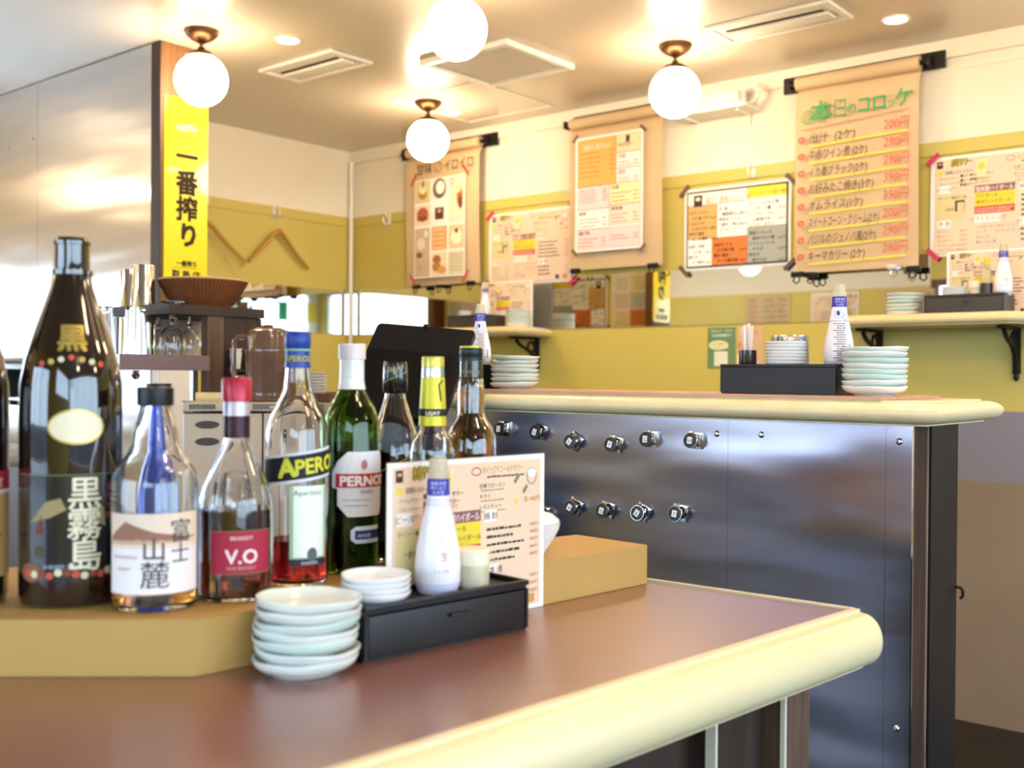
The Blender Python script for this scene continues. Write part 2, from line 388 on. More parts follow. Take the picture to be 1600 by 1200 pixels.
def window(name, y, x0, x1, z0, z1, n):
    bm = B(); t = .04
    o = struct(name, box(box(box(box(bm, x0, x1, y-.03, y+.03, z0, z0+t), x0, x1, y-.03, y+.03, z1-t, z1), x0, x0+t, y-.03, y+.03, z0+t, z1-t), x1-t, x1, y-.03, y+.03, z0+t, z1-t), M_WHITE)
    for i in range(n):
        a = x0+t+(x1-x0-2*t)*i/n; b = x0+t+(x1-x0-2*t)*(i+1)/n
        add('pane', bx(a+.01, b-.01, y-.003, y+.003, z0+t, z1-t), M_PANE, o, smooth=0)
        if i: add('mullion', bx(a-.01, a+.01, y-.03, y+.03, z0+t, z1-t), M_WHITE, o, smooth=0)
    return o
window('window_1', YF-.05, -1.95, 3.2, .5, 2.34, 4)
for x_, c_, n_ in ((-1.35, '#27a866', 'green'), (-1.85, '#e6c516', 'yellow')):
    t = root('window_notice', n_+' paper notice on the street window, seen only in the mirror', 'notice', (x_, YF+.012, 1.93), PI); add('paper', sheet_bm(.17, .26), paint(c_), t)
window('window_2', YB+.05, -1.1, 1.9, .88, 1.88, 3)

# wooden post with the yellow sign
post = root('wooden_post', 'brown wooden post to the ceiling carrying the yellow sign', 'post', (2.165, 3.456, 0))
add('upright', bx(0, .185, 0, .055, 1.225, CZ-.001, bev=.003), M_WOODP, post)
add('lower_cladding', bx(0, .16, 0, .055, 0, 1.224), M_WHITE, post, smooth=0, label='white cladding below shelf height')
add('edge_strip', bx(-.004, 0, 0, .055, 1.225, CZ-.002), M_WOODD, post, label='darker edge strip')
sg = root('hanging_sign', 'tall yellow enamel sign with black vertical characters on the wooden post', 'sign', (2.174, 3.4545, 1.528))
SW, SH = .182, .677
M_SIGN = mat('yellow_enamel', '#f4de1c', .2, coat=.8, crough=.05)
def round_rect(w, h, r, n=5):
    p = []
    for cx, cy, a0 in ((w-r, r, -PI/2), (w-r, h-r, 0), (r, h-r, PI/2), (r, r, PI)):
        for k in range(n+1): a = a0+PI/2*k/n; p.append((cx+r*math.cos(a), cy+r*math.sin(a)))
    return p
bm = prism(round_rect(SW, SH, .014), 0, .008); bm.transform(Matrix(((1, 0, 0, 0), (0, 0, -1, 0), (0, 1, 0, 0), (0, 0, 0, 1))))
add('sign_plate', bm, M_SIGN, sg, loc=(0, .0, 0), smooth=30)
p = Print(); K = '#2a1a10'
zz = lambda y: SH*(1-(y-148)/(443-148))      # sign layout in its own height units
p.vtext('一番 り', SW*.5, zz(220), .094, K, step=.0955, bold=.034).text('搾', SW*.5, zz(220)-.094*.86-2*.0955, .094, K, bold=.028, center=True)
p.text('一番搾り', SW*.5, zz(414.5), .0225, K, center=True, width=.085, bold=.04)
p.rect(SW*.2, zz(418), SW*.8, zz(417.4), K)
p.text('取 扱 店', SW*.5, zz(434), .033, K, center=True, width=.118, bold=.04)
# flying-creature crest: gold body, legs and tail strokes
G1, G2 = '#c08a3a', '#7b5c22'
p.poly([(.045, zz(194)), (.075, zz(190)), (.11, zz(187)), (.14, zz(193)), (.132, zz(198)), (.10, zz(199)), (.07, zz(200)), (.05, zz(199))], '#e8cf8a')
for x0, y0, x1, y1 in ((.03, 199, .05, 192), (.035, 190, .05, 186), (.055, 184, .07, 182), (.09, 208, .11, 203), (.13, 206, .152, 209), (.12, 203, .135, 204), (.118, 190, .128, 184), (.14, 193, .15, 191)):
    p.line(x0, zz(y0), x1, zz(y1), .004, G2)
p.line(.085, zz(197), .115, zz(194), .006, '#d0703a')
p.build('lettering', sg, M=Matrix.Translation((0, -.0082, 0)) @ STAND)
for x in (.014, SW-.014): add('screw', lathe([(0, 0), (.004, 0), (.003, .002), (0, .002)], 10), M_STEELP, sg, loc=(x, -.008, .016), rot=(PI/2, 0, 0))

# ------------------------------------------------------------------ ceiling fittings
LAMPS = ((2.194, 3.251, 'globe lamp hanging in front of the yellow sign'), (3.379, 3.299, 'smallest globe lamp, farthest, above the dessert menu'),
         (3.357, 2.036, 'globe lamp at right, left of the white wall shelf'), (2.345, 2.175, 'globe lamp cut off by the top edge of the photo'))
LAMPS += ((1.25, 1.05, 'fill globe lamp added outside the frame above the riser'), (1.2, -.1, 'fill globe lamp added outside the frame above the front counter edge'), (2.3, 1.0, 'fill globe lamp added outside the frame above the bar end'), (2.3, -.2, 'fill globe lamp added outside the frame, right of the camera'), (3.36, .55, 'fill globe lamp added outside the frame beside the right wall'),  # unseen fill lamps, added to brighten counter, steel, kitchen and mirror
    (.95, .2, 'fill globe lamp added outside the frame overhead, left of the counter edge'), (0, -1.6, 'fill globe lamp added outside the frame at the rear left'), (2.3, -1.7, 'fill globe lamp added outside the frame at the rear right'),
    (-.9, 3.3, 'fill globe lamp added outside the frame at far left beside the glazing'), (1.0, 4.3, 'fill globe lamp added outside the frame in the kitchen, nearest'), (1.0, 5.6, 'fill globe lamp added outside the frame in the kitchen, farthest'), (-1.1, 4.6, 'fill globe lamp added outside the frame in the kitchen, leftmost'), (-1.1, 5.9, 'fill globe lamp added outside the frame in the kitchen, far left corner'))
for i, (x, y, lb) in enumerate(LAMPS):
    t = root('globe_lamp', 'glowing white '+lb, 'lamp', (x, y, CZ), .7+i*1.3, group='opal globe ceiling lamps with bronze fittings')
    add('canopy', lathe([(0, 0), (.057, 0), (.06, -.004), (.058, -.012), (.05, -.022), (.034, -.034), (.016, -.042), (.01, -.046), (0, -.046)], 32), M_BRASS, t)
    add('stem', lathe([(0, -.045), (.007, -.045), (.006, -.055), (.012, -.060), (.012, -.064), (.006, -.067), (.006, -.072), (0, -.072)], 16), M_BRASS, t)
    add('gallery', lathe([(0, -.069), (.02, -.070), (.036, -.076), (.042, -.083), (.045, -.084), (.046, -.092), (.044, -.094), (.036, -.094), (.035, -.085), (.0, -.074)], 32), M_BRASS, t)
    for k in range(3):
        a = 2*PI*k/3; add('thumb_screw', tube([(.044*math.cos(a), .044*math.sin(a), -.089), (.056*math.cos(a), .056*math.sin(a), -.089)], .0022, 6), M_BRASS, t)
    add('pull_switch', cyl(.0025, -.04, -.022, 8, cx=-.03, cy=.0), M_IRON, t)
    zc, rr = -.172, .0915; pr = []
    for k in range(0, 19):
        a = -PI/2 + (PI-.42)*k/18; pr.append((max(0, rr*math.cos(a)), zc+rr*math.sin(a)))
    add('globe', lathe(pr, 40), M_GLOBE, t, label='glowing opal glass globe')
for x, y, lb in ((2.447, 3.093, 'recessed downlight above the left ceiling vent'), (3.573, 1.316, 'recessed downlight near the right wall, above the croquette menu'), (3.583, 3.352, 'recessed downlight beside the farthest globe lamp')):
    t = root('downlight', lb, 'lamp', (x, y, CZ), group='recessed downlights')
    add('ring', lathe([(.036, -.001), (.047, -.001), (.046, -.005), (.036, -.004)], 32, closed=True), M_WHITE, t)
    add('lens', lathe([(0, -.003), (.036, -.003), (.036, -.0005), (0, -.0005)], 32), M_DOWN, t)
def vent(x0, x1, y0, y1, label):
    t = root('ceiling_vent', label, 'vent', ((x0+x1)/2, (y0+y1)/2, CZ)); w, h = (x1-x0)/2, (y1-y0)/2
    bm = B(); z0, z1 = -.012, -.0005
    box(bm, -w, w, -h, -h+.02, z0, z1, .002); box(bm, -w, w, h-.02, h, z0, z1, .002); box(bm, -w, -w+.02, -h+.02, h-.02, z0, z1, .002); box(bm, w-.02, w, -h+.02, h-.02, z0, z1, .002)
    add('frame', bm, M_WHITE, t)
    add('slot', bx(-.035, -.022, -h+.05, h-.05, -.0085, -.006), M_IRON, t)
    add('face_panel', bx(-w+.022, w-.022, -h+.022, h-.022, -.006, -.001), M_WHITE, t)
    add('louvre', bx(-.012, .045, -h+.04, h-.04, -.016, -.007, bev=.002), M_WHITE, t)
    add('louvre', bx(.052, .062, -h+.04, h-.04, -.012, -.007, bev=.002), M_WHITE, t)
vent(2.612, 2.822, 3.05, 3.486, 'white slotted ceiling vent at left, near the yellow sign')
vent(3.245, 3.45, 1.41, 1.86, 'white slotted ceiling vent at right, above the wall shelf')
t = root('ceiling_grille', 'large square white framed ceiling intake with grey grille', 'vent', (3.12, 2.68, CZ), .0)
bm = B(); w, h = .205, .218
for a in ((-w, w, -h, -h+.028), (-w, w, h-.028, h), (-w, -w+.028, -h+.028, h-.028), (w-.028, w, -h+.028, h-.028)): box(bm, *a, -.022, -.0005, .003)
add('frame', bm, M_WHITE, t)
M_GRIL = mat('grey_grille', '#d6ccc0', .6)
add('backing', bx(-w+.028, w-.028, -h+.028, h-.028, -.008, -.002), M_GRIL, t)
for k in range(23):
    y = -h+.036+k*(2*h-.072)/22; add('slat', bx(-w+.03, w-.03, y-.005, y+.005, -.013, -.008), M_GRIL, t)
t = root('access_hatch', 'flat square ceiling access hatch with thin white rim', 'hatch', (3.52, 3.16, CZ))
bm = B(); w = .25
for a in ((-w, w, -w, -w+.008), (-w, w, w-.008, w), (-w, -w+.008, -w+.008, w-.008), (w-.008, w, -w+.008, w-.008)): box(bm, *a, -.005, -.0005)
add('rim', bm, M_WHITE, t); add('panel', bx(-w+.011, w-.011, -w+.011, w-.011, -.003, -.0005), M_CEIL, t, smooth=0)

# ------------------------------------------------------------------ coat hooks, hangers
def hook(loc, rz, label):
    t = root('coat_hook', label, 'hook', loc, rz, group='white coat hooks on the mustard rail')
    add('back_plate', bx(-.008, .008, -.004, 0, -.03, .03, bev=.0015), M_WHITE, t)
    add('prong', tube(bez((0, -.004, -.018), (0, -.035, -.045), (0, -.05, -.02), (0, -.048, .005), 8), .0042, 8), M_WHITE, t)
    add('prong', tube(bez((0, -.004, .012), (0, -.02, .010), (0, -.03, .015), (0, -.032, .028), 6), .0038, 8), M_WHITE, t)
hook((3.383, WY-.013, 2.02), 0, 'white coat hook holding the right wooden hanger')
hook((2.965, WY-.013, 2.02), 0, 'white coat hook hidden behind the yellow sign post')
hook((WX-.013, 4.083, 2.012), RWALL, 'white coat hook right of the corner pole')
hook((WX-.013, 2.0, 2.024), RWALL, 'white coat hook above the colourful handwritten menu')
def hanger(loc, rz, label):
    t = root('coat_hanger', label, 'hanger', loc, rz, group='wooden coat hangers on the back wall')
    add('hook', tube([(.018*math.cos(a)+.0, 0, .062+.018*math.sin(a)) for a in [math.radians(d) for d in range(190, -50, -20)]][::-1]+[(-.012, 0, .035)][:0], .0015, 6), M_STEELP, t)
    add('stem', tube([(.012, 0, .048), (0, 0, .03), (0, 0, 0)], .0015, 6), M_STEELP, t)
    for s in (-1, 1):
        add('arm', tube([(0, 0, 0), (s*.03, 0, -.016), (s*.10, 0, -.085), (s*.17, -.004, -.145), (s*.2, -.008, -.17)], .012, 8, rfun=lambda u: .014-.006*u), M_HANG, t)
hanger((3.385, WY-.055, 1.915), 0.1, 'wooden coat hanger on hook, right of the two')
hanger((2.965, WY-.055, 1.91), -.1, 'wooden coat hanger partly hidden behind the yellow sign')

# ------------------------------------------------------------------ rolled kraft paper posters and menus on the right wall
def on_right_wall(name, label, cat, yleft, z, off, group=None):      # local x runs right in the photo (world -Y)
    return root(name, label, cat, (WX-off, yleft, z), RWALL, group)
def clip(parent_label, yl, z, off):
    t = on_right_wall('bulldog_clip', parent_label, 'clip', yl, z, off, 'black bulldog clips on the paper scrolls')
    add('jaw', bx(-.026, .026, -.008, .006, -.006, .016, bev=.003), M_IRON, t)
    add('lever', tube([(-.01, -.006, -.004), (-.012, -.012, -.022), (0, -.013, -.030), (.012, -.012, -.022), (.01, -.006, -.004)], .003, 6), M_IRON, t)
def scroll(yl, yr, zb, label, bracket_l, bracket_r, roll=.026):
    wdt = yl-yr; zt = 2.332; t = on_right_wall('paper_scroll', label, 'scroll', yl, 0, .06, 'kraft paper scrolls on wall holders')
    add('backing_bar', bx(-.07 if bracket_l else -.01, wdt+(.075 if bracket_r else .01), .03, .044, zt-.03, zt+.03), M_IRON, t)
    add('paper_roll', tube([(0, 0, zt-.01), (wdt, 0, zt-.01)], roll, 24), M_KRAFT, t)
    add('core', tube([(-.03, 0, zt-.01), (wdt+.03, 0, zt-.01)], .009, 12), M_IRON, t)
    for x, on in ((-.03, 1), (wdt+.03, 1)):
        add('end_bracket', bx(x-.006, x+.006, -.012, .035, zt-.025, zt+.008, bev=.002), M_IRON, t)
    # hanging sheet curling forwards a little at the foot
    bm = B(); n = 14; rows = []; back = []
    for k in range(n+1):
        u = k/n; z = zt-.02-(zt-.02-zb)*u; d = -.008-.006*math.sin(u*3.2)+(.012*u)
        if k == 0: d = .02
        rows.append([bm.verts.new((wdt*j/6, d-.004*math.sin(PI*j/6)*u, z)) for j in range(7)])
        back.append([bm.verts.new((wdt*j/6, d+.001-.004*math.sin(PI*j/6)*u, z)) for j in range(7)])
    for k in range(n):
        for j in range(6):
            bm.faces.new((rows[k+1][j], rows[k+1][j+1], rows[k][j+1], rows[k][j])); bm.faces.new((back[k][j], back[k][j+1], back[k+1][j+1], back[k+1][j]))
        bm.faces.new((rows[k][0], back[k][0], back[k+1][0], rows[k+1][0])); bm.faces.new((rows[k+1][6], back[k+1][6], back[k][6], rows[k][6]))
    for j in range(6): bm.faces.new((back[n][j], back[n][j+1], rows[n][j+1], rows[n][j])); bm.faces.new((rows[0][j], rows[0][j+1], back[0][j+1], back[0][j]))
    add('paper_sheet', bm, M_KRAFT, t, smooth=60)
    return t, wdt
def tape(pr, x, y, rot, c='#6b5146', l=.035, h=.013): pr.rect(x-l/2, y-h/2, x+l/2, y+h/2, c, rot=rot, z=.002)

# croquette scroll -------------------------------------------------
s1, w1 = scroll(1.797, 1.331, 1.60, 'widest kraft paper scroll with handwritten croquette prices, at right', True, True)
p = Print(); GR, RD, YL, BKI = '#3f9e58', '#d65a48', '#f2dc4a', '#3a2a22'
H = 2.30-1.60; yy = lambda v: H*(1-v)        # v 0 at top .. 1 at bottom
p.ring(.055, yy(.165), .026, .004, GR); p.ring(.055, yy(.165), .013, .003, GR)
p.text('本', .064, yy(.190), .086, GR, bold=.022); p.text('日', .149, yy(.185), .080, GR, bold=-.004, width=.056)
p.text('の', .206, yy(.175), .042, GR, bold=.01); p.text('コ', .243, yy(.180), .070, GR, bold=.018, width=.050); p.text('ロ', .300, yy(.180), .070, GR, bold=.018, width=.052); p.text('ッ', .356, yy(.170), .036, GR, bold=.01); p.text('ケ', .382, yy(.175), .074, GR, bold=.016)
p.line(.03, yy(.232), .44, yy(.20), .003, '#b06a50')
ROWS = (('出汁  (2ケ)', '200円', .18), ('牛赤ワイン煮 (2ケ)', '290円', .225), ('イカ墨ブラック(2ケ)', '290円', .225), ('お好みたこ焼き(3ケ)', '390円', .25), ('オムライス(1ケ)', '390円', .21),
        ('スイートコーン・クリーム(2ケ)', '200円', .27), ('バジルのジュノバ風(2ケ)', '290円', .26), ('キーマカリー (2ケ)', '290円', .22))
for i, (a, b, wd) in enumerate(ROWS):
    v = .305+i*.0905; y = yy(v)
    p.text(a, .060, y, .042, BKI, width=wd, slant=.1, bold=.006)
    p.text(b, .435, y+.012, .048, RD, right=True, width=.09, slant=.08, bold=.002)
    p.line(.065, y-.014, .43, y-.002, .0065, YL, z=.0005)
    p.ring(.032, y+.014, .014, .006, RD, ry=.012); p.line(.022, y+.006, .044, y+.024, .003, RD)
p.build('handwriting', s1, M=Matrix.Translation((0, -.0245, 1.60)) @ STAND)
for yl_, o_, lb in ((1.775, .085, 'black bulldog clip at bottom left of the croquette scroll'), (1.735, .05, 'black bulldog clip just right of the croquette scroll corner clip'), (1.35, .05, 'black bulldog clip at bottom right of the croquette scroll')):
    clip(lb, yl_, 1.588, o_)
t = on_right_wall('bulldog_clip', 'silver bulldog clip gripping the croquette scroll, lower right', 'clip', 1.405, 1.592, .088)
add('jaw', bx(-.026, .026, -.006, .008, -.004, .016, bev=.003), M_STEELP, t)
add('lever', tube([(-.01, -.006, -.004), (-.012, -.012, -.022), (0, -.013, -.030), (.012, -.012, -.022), (.01, -.006, -.004)], .003, 6), M_STEELP, t)

# food menu scroll -------------------------------------------------
s2, w2 = scroll(2.872, 2.392, 1.672, 'kraft paper scroll carrying a printed food menu sheet, middle of three', False, False, .024)
p = Print(); W, Hh = .33, .48; x0, y0 = .055, .085
p.rect(x0-.012, y0-.012, x0+W+.012, y0+Hh+.012, M_PAPERW, z=.0012)
def cell(a, b, c, d, col): p.rect(x0+a*W, y0+(1-d)*Hh, x0+c*W, y0+(1-b)*Hh, '#4a3a30', z=.0016); p.rect(x0+a*W+.0012, y0+(1-d)*Hh+.0012, x0+c*W-.0012, y0+(1-b)*Hh-.0012, col, z=.002)
def words(a, b, c, d, n, title=None, tc='#5a3a30', lc='#8a7a70', price=True):
    top = y0+(1-b)*Hh-.02; 
    if title: p.text(title, x0+a*W+.01, top-.004, .02, tc, z=.0026, bold=.01); top -= .024
    stp = ((d-b)*Hh-.04)/max(1, n)
    for k in range(n):
        yk = top-k*stp; p.dashes(x0+a*W+.012, yk, x0+a*W+(c-a)*W*random.uniform(.5, .72), lc, .0042, z=.0026)
        if price: p.dashes(x0+c*W-.035, yk+.002, x0+c*W-.01, '#b0604a', .0045, z=.0026)
cell(0, 0, .62, .43, '#efb45c'); cell(.62, 0, 1, .16, '#f1dcae'); cell(.62, .16, 1, .30, '#f8f1ea'); cell(.62, .30, 1, .43, '#f8f1ea')
cell(0, .43, .52, .64, '#e9dadb'); cell(.52, .43, 1, .62, '#f5e8b4'); cell(0, .64, .52, .82, '#fbf8f0'); cell(.52, .62, 1, .80, '#f4e1cc'); cell(0, .82, 1, 1, '#f3d9d6')
p.text('何処かに揚げました', x0+.03, y0+Hh-.045, .026, '#fbeedd', z=.0026, width=.15, bold=.012)
words(0, .09, .62, .43, 6, None, lc='#a96a35'); words(.62, .04, 1, .16, 3, None, price=False); words(.62, .16, 1, .30, 2, '冷菜', '#b0403a'); words(.62, .30, 1, .43, 2, '温菜', '#b0403a')
words(0, .43, .52, .64, 5, None); words(.52, .43, 1, .62, 3, '洋食'); words(0, .64, .52, .82, 3, '飯物'); words(.52, .62, 1, .80, 3, '鉄板物'); words(0, .82, .5, 1, 3, '揚げ物', lc='#c0605a'); words(.5, .86, 1, 1, 2, None, lc='#c0605a')
p.rect(x0+.80*W-.01, y0+Hh-.035, x0+.80*W+.01, y0+Hh-.006, '#55443a', z=.0027)
for a, b, r in ((x0-.012, y0+Hh+.012, .9), (x0+W+.012, y0+Hh+.012, -.75), (x0-.012, y0-.012, -.8), (x0+W+.012, y0-.012, .8)): p.rect(a-.02, b-.0075, a+.02, b+.0075, '#75604f', rot=r, z=.003)
p.build('menu_sheet', s2, M=Matrix.Translation((0, -.0225, 1.672)) @ STAND, label='printed multicoloured menu taped on')
clip('black bulldog clip at bottom left of the food menu scroll', 2.845, 1.664, .055); clip('black bulldog clip at bottom right of the food menu scroll', 2.44, 1.664, .055)

# dessert scroll ---------------------------------------------------
s3, w3 = scroll(3.906, 3.412, 1.648, 'kraft paper scroll with dessert photo grid, nearest the room corner', True, True, .024)
p = Print()
p.text('甘味', .085, .555, .062, '#4c3c30', width=.11); p.ring(.235, .578, .026, .0035, '#4c3c30'); p.line(.22, .56, .252, .598, .003, '#4c3c30'); p.text('イロイロ', .275, .555, .066, '#4c3c30', width=.19)
X0, Y0, W, Hh = .075, .035, .345, .49
p.rect(X0, Y0, X0+W, Y0+Hh, M_PAPERW, z=.0012)
CW = W/3
def ph(c, r0, r1, bgc, items):
    a = X0+c*CW+.006; b = X0+(c+1)*CW-.006; t_ = Y0+Hh*(1-r0)-.006; u = Y0+Hh*(1-r1)+.006
    p.rect(a, u, b, t_, bgc, z=.0016)
    for k, (kx, ky, rx, ry, cc) in enumerate(items): p.disc(a+(b-a)*kx, u+(t_-u)*ky, rx, cc, ry, z=.002+k*.0003)
ph(0, 0, .25, '#dcc79c', [(.5, .38, .03, .024, '#b8862f'), (.5, .6, .022, .022, '#f2e3b4'), (.52, .85, .006, .02, '#5a4a30')])
ph(1, 0, .22, '#efe4d2', [(.5, .5, .045, .05, '#6b5a50'), (.55, .55, .03, .033, '#f7efe6')])
ph(2, 0, .48, '#f3e0c0', [(.7, .55, .02, .05, '#a9683e'), (.75, .42, .014, .03, '#6e4029'), (.6, .72, .018, .02, '#d9cf9f'), (.2, .9, .014, .017, '#c4625a'), (.2, .9, .010, .013, '#f3e0c0')])
ph(0, .25, .48, '#ecd6b8', [(.5, .55, .040, .036, '#b2603c'), (.5, .35, .040, .012, '#8f4a30')])
ph(1, .25, .48, '#f8f0e6', [])
p.rect(X0+CW+.028, Y0+Hh*.58, X0+2*CW-.028, Y0+Hh*.7, '#3d2c28', z=.002); p.disc(X0+1.5*CW, Y0+Hh*.665, .014, '#d8a07a', .01, z=.0024); p.text('コロッケ', X0+1.5*CW, Y0+Hh*.6, .014, '#c44a3a', center=True, z=.0024)
ph(0, .48, 1, '#cdb493', [(.4, .68, .028, .03, '#e8d6c0'), (.3, .45, .022, .014, '#8a5a40'), (.3, .2, .02, .02, '#c9a780'), (.75, .88, .012, .018, '#f0e6dc')])
ph(1, .48, .74, '#e3a565', [])
for k in range(5): p.dashes(X0+CW+.015, Y0+Hh*(.47-k*.045), X0+2*CW-.02, '#f6e0c0', .006, z=.002)
ph(2, .48, .74, '#dcc99a', [(.5, .5, .036, .036, '#f4ecd2'), (.5, .75, .012, .012, '#5c5434')])
ph(1, .74, 1, '#ecd9b8', [(.35, .7, .028, .022, '#a9683e'), (.35, .4, .03, .025, '#c07f4d'), (.7, .25, .03, .02, '#d9a64e')])
ph(2, .74, 1, '#dccfae', [])
for k in range(6): p.dashes(X0+2*CW+.012, Y0+Hh*(.21-k*.03), X0+3*CW-.014, '#a08e6c', .004, z=.002)
for a, b, r in ((X0-.005, Y0+Hh+.005, 1.0), (X0+W, Y0+Hh+.02, -.9), (X0-.005, Y0-.01, -.9), (X0+W+.005, Y0-.005, 1.0)): p.rect(a-.035, b-.006, a+.035, b+.006, '#c8403c', rot=r, z=.0034)
p.build('dessert_print', s3, M=Matrix.Translation((0, -.0225, 1.648)) @ STAND, label='dessert photo grid taped on with red tape')
clip('black bulldog clip at bottom left of the dessert scroll', 3.84, 1.64, .055); clip('black bulldog clip at bottom right of the dessert scroll', 3.47, 1.64, .055); clip('black bulldog clip between the dessert scroll corner clips', 3.70, 1.642, .03)

# drinks menu print (used for wall sheets and table cards) ---------
def drinks_print(W, H, right=1.0, z=.0006):
    p = Print(); S = H/.34
    X = lambda v: v*W
    Yv = lambda v: H*(1-v)
    m = .03
    p.rect(X(m), Yv(1-m), X(1-m), Yv(m), M_DRINK, z=z); z += .0004
    p.rect(X(.045), Yv(.115), X(.085), Yv(.045), '#3c2b28', z=z); p.disc(X(.065), Yv(.07), .006*S, '#d9a58a', .004*S, z=z+.0003)
    p.text('氷結サワー', X(.14), Yv(.10), .030*S, '#3a3320', z=z, bold=.06, width=.135*W); p.text('氷結サワー', X(.14), Yv(.10), .030*S, '#e8d21e', z=z+.0003, bold=.0, width=.135*W)
    p.disc(X(.065), Yv(.165), .010*S, '#f0d63c', .007*S, z=z); p.text('自家製レモネードサワー', X(.10), Yv(.18), .014*S, '#4a3a2c', z=z+.0004, width=.19*W)
    for k, a in enumerate(('ライムサワー', 'ブルーベリーサワー', 'カルピスサワー')): p.text(a, X(.06), Yv(.235+k*.05), .010*S, '#6a5848', z=z)
    for k, a in enumerate(('濃い一杯レモンサワー', '濃い一杯梅干サワー', '男梅サワー')): p.text(a, X(.2), Yv(.22+k*.045), .011*S, '#3a2c24', z=z, bold=.02)
    def head(a, x, y, wd=.09, c='#5a3030'):
        p.rect(X(x), Yv(y), X(x+wd), Yv(y-.075), '#f8ede4', z=z+.0003); p.text(a, X(x+wd/2), Yv(y-.02), .017*S, c, z=z+.0006, center=True)
    head('ビール', .05, .37)
    p.rect(X(.05), Yv(.64), X(.24), Yv(.39), '#dccb92', z=z+.0001); p.text('キリン一番搾り (生)', X(.055), Yv(.43), .011*S, '#4a3a2c', z=z+.0004)
    p.text('一番搾り', X(.085), Yv(.55), .013*S, '#6a5a38', z=z+.0004); p.rect(X(.17), Yv(.56), X(.235), Yv(.45), '#4a3040', z=z+.0004); p.rect(X(.185), Yv(.56), X(.232), Yv(.47), '#e4c49a', z=z+.0007)
    head('洋 酒', .05, .715)
    for k, a in enumerate(('白ワイン', '赤ワイン', 'モスカート', 'ペアレヒメネス', 'リモンチェッロ')):
        p.text(a, X(.05), Yv(.765+k*.047), .011*S, '#5a463a', z=z); p.text('380円', X(.25), Yv(.765+k*.047), .010*S, '#b0705a', z=z, right=True)
    # tall glass
    gx = X(.345); p.poly([(gx-.015*S, Yv(.24)), (gx+.012*S, Yv(.24)), (gx+.018*S, Yv(.06)), (gx-.02*S, Yv(.06))], '#e9dca4', z=z+.0002); p.disc(gx, Yv(.13), .012*S, '#ead04a', z=z+.0004)
    p.text('各 390円', X(.30), Yv(.30), .013*S, '#c08a3a', z=z)
    p.rect(X(.30), Yv(.39), X(.56), Yv(.32), '#8a5a62', z=z+.0001); p.text('強炭酸ハイボール', X(.305), Yv(.38), .020*S, '#f0d8cc', z=z+.0004, width=.245*W, bold=.02)
    p.rect(X(.30), Yv(.53), X(.56), Yv(.39), '#e8cf3c', z=z+.0001); p.text('ハイボール', X(.31), Yv(.44), .014*S, '#3a2c1c', z=z+.0004); p.text('角切りハイボール', X(.31), Yv(.50), .014*S, '#3a2c1c', z=z+.0004)
    p.rect(X(.30), Yv(.60), X(.56), Yv(.53), '#cf4a44', z=z+.0001); p.dashes(X(.31), Yv(.56), X(.55), '#f2c8bc', .004*S, z=z+.0004); p.dashes(X(.31), Yv(.585), X(.53), '#f2c8bc', .004*S, z=z+.0004)
    head('ソフトドリンク', .30, .69, .17)
    for k, (a, b) in enumerate((('レモネード', 'レモネードソーダ'), ('コーラ', 'ジンジャーエール'), ('カルピス', ''), ('黒ウーロン茶', ''))):
        p.text(a, X(.31), Yv(.745+k*.05), .011*S, '#5a463a', z=z); p.text(b, X(.43), Yv(.745+k*.05), .011*S, '#5a463a', z=z)
    p.ring(X(.53), Yv(.085), .014*S, .002*S, '#b0404a', ry=.009*S, z=z+.0002); p.text('ホイップドコールドサワー', X(.57), Yv(.10), .018*S, '#c9a352', z=z, width=.27*W, bold=.01)
    p.dashes(X(.60), Yv(.13), X(.86), '#7a5a50', .005*S, z=z)
    for k in range(3):
        p.text(('巨峰フローズン', 'キウイ', 'レモンティー')[k], X(.55), Yv(.19+k*.065), .011*S, '#4a3434', z=z); p.dashes(X(.56), Yv(.21+k*.065), X(.72), '#a98a7a', .003*S, z=z)
    p.ring(X(.905), Yv(.14), .016*S, .004*S, '#b4a49a', ry=.019*S, z=z+.0002); p.disc(X(.905), Yv(.12), .013*S, '#f6efe6', .010*S, z=z+.0004)
    for a, b, r in ((.80, .15, .9), (.86, .22, .9)): p.rect(X(a)-.010*S, Yv(b)-.004*S, X(a)+.010*S, Yv(b)+.004*S, '#8a8a50', rot=r, z=z+.0002)
    p.disc(X(.80), Yv(.29), .006*S, '#eed84c', z=z+.0002); p.text('各 440円', X(.85), Yv(.30), .014*S, '#c08a3a', z=z)
    head('焼 酎', .585, .405, .08)
    for k in range(5):
        p.dashes(X(.60), Yv(.46+k*.048), X(.60+random.uniform(.18, .26)), '#3a2c28', .006*S, z=z); p.text('440円', X(.95), Yv(.46+k*.048), .010*S, '#b0705a', z=z, right=True)
    head('日 本 酒', .585, .745, .10)
    for k in range(3): p.dashes(X(.60), Yv(.79+k*.05), X(.60+random.uniform(.12, .18)), '#3a2c28', .007*S, z=z); p.text('500円', X(.95), Yv(.79+k*.05), .010*S, '#b0705a', z=z, right=True)
    p.rect(X(.80), Yv(.955), X(.84), Yv(.90), '#4a3a34', z=z+.0002); p.rect(X(.88), Yv(.955), X(.93), Yv(.90), '#c79a52', z=z+.0002)
    return p
M_DRINK = mat('drinks_print', '#eed4b2', .5, noise=('#e9c7b2', 4, (1, 1, 1), .8))
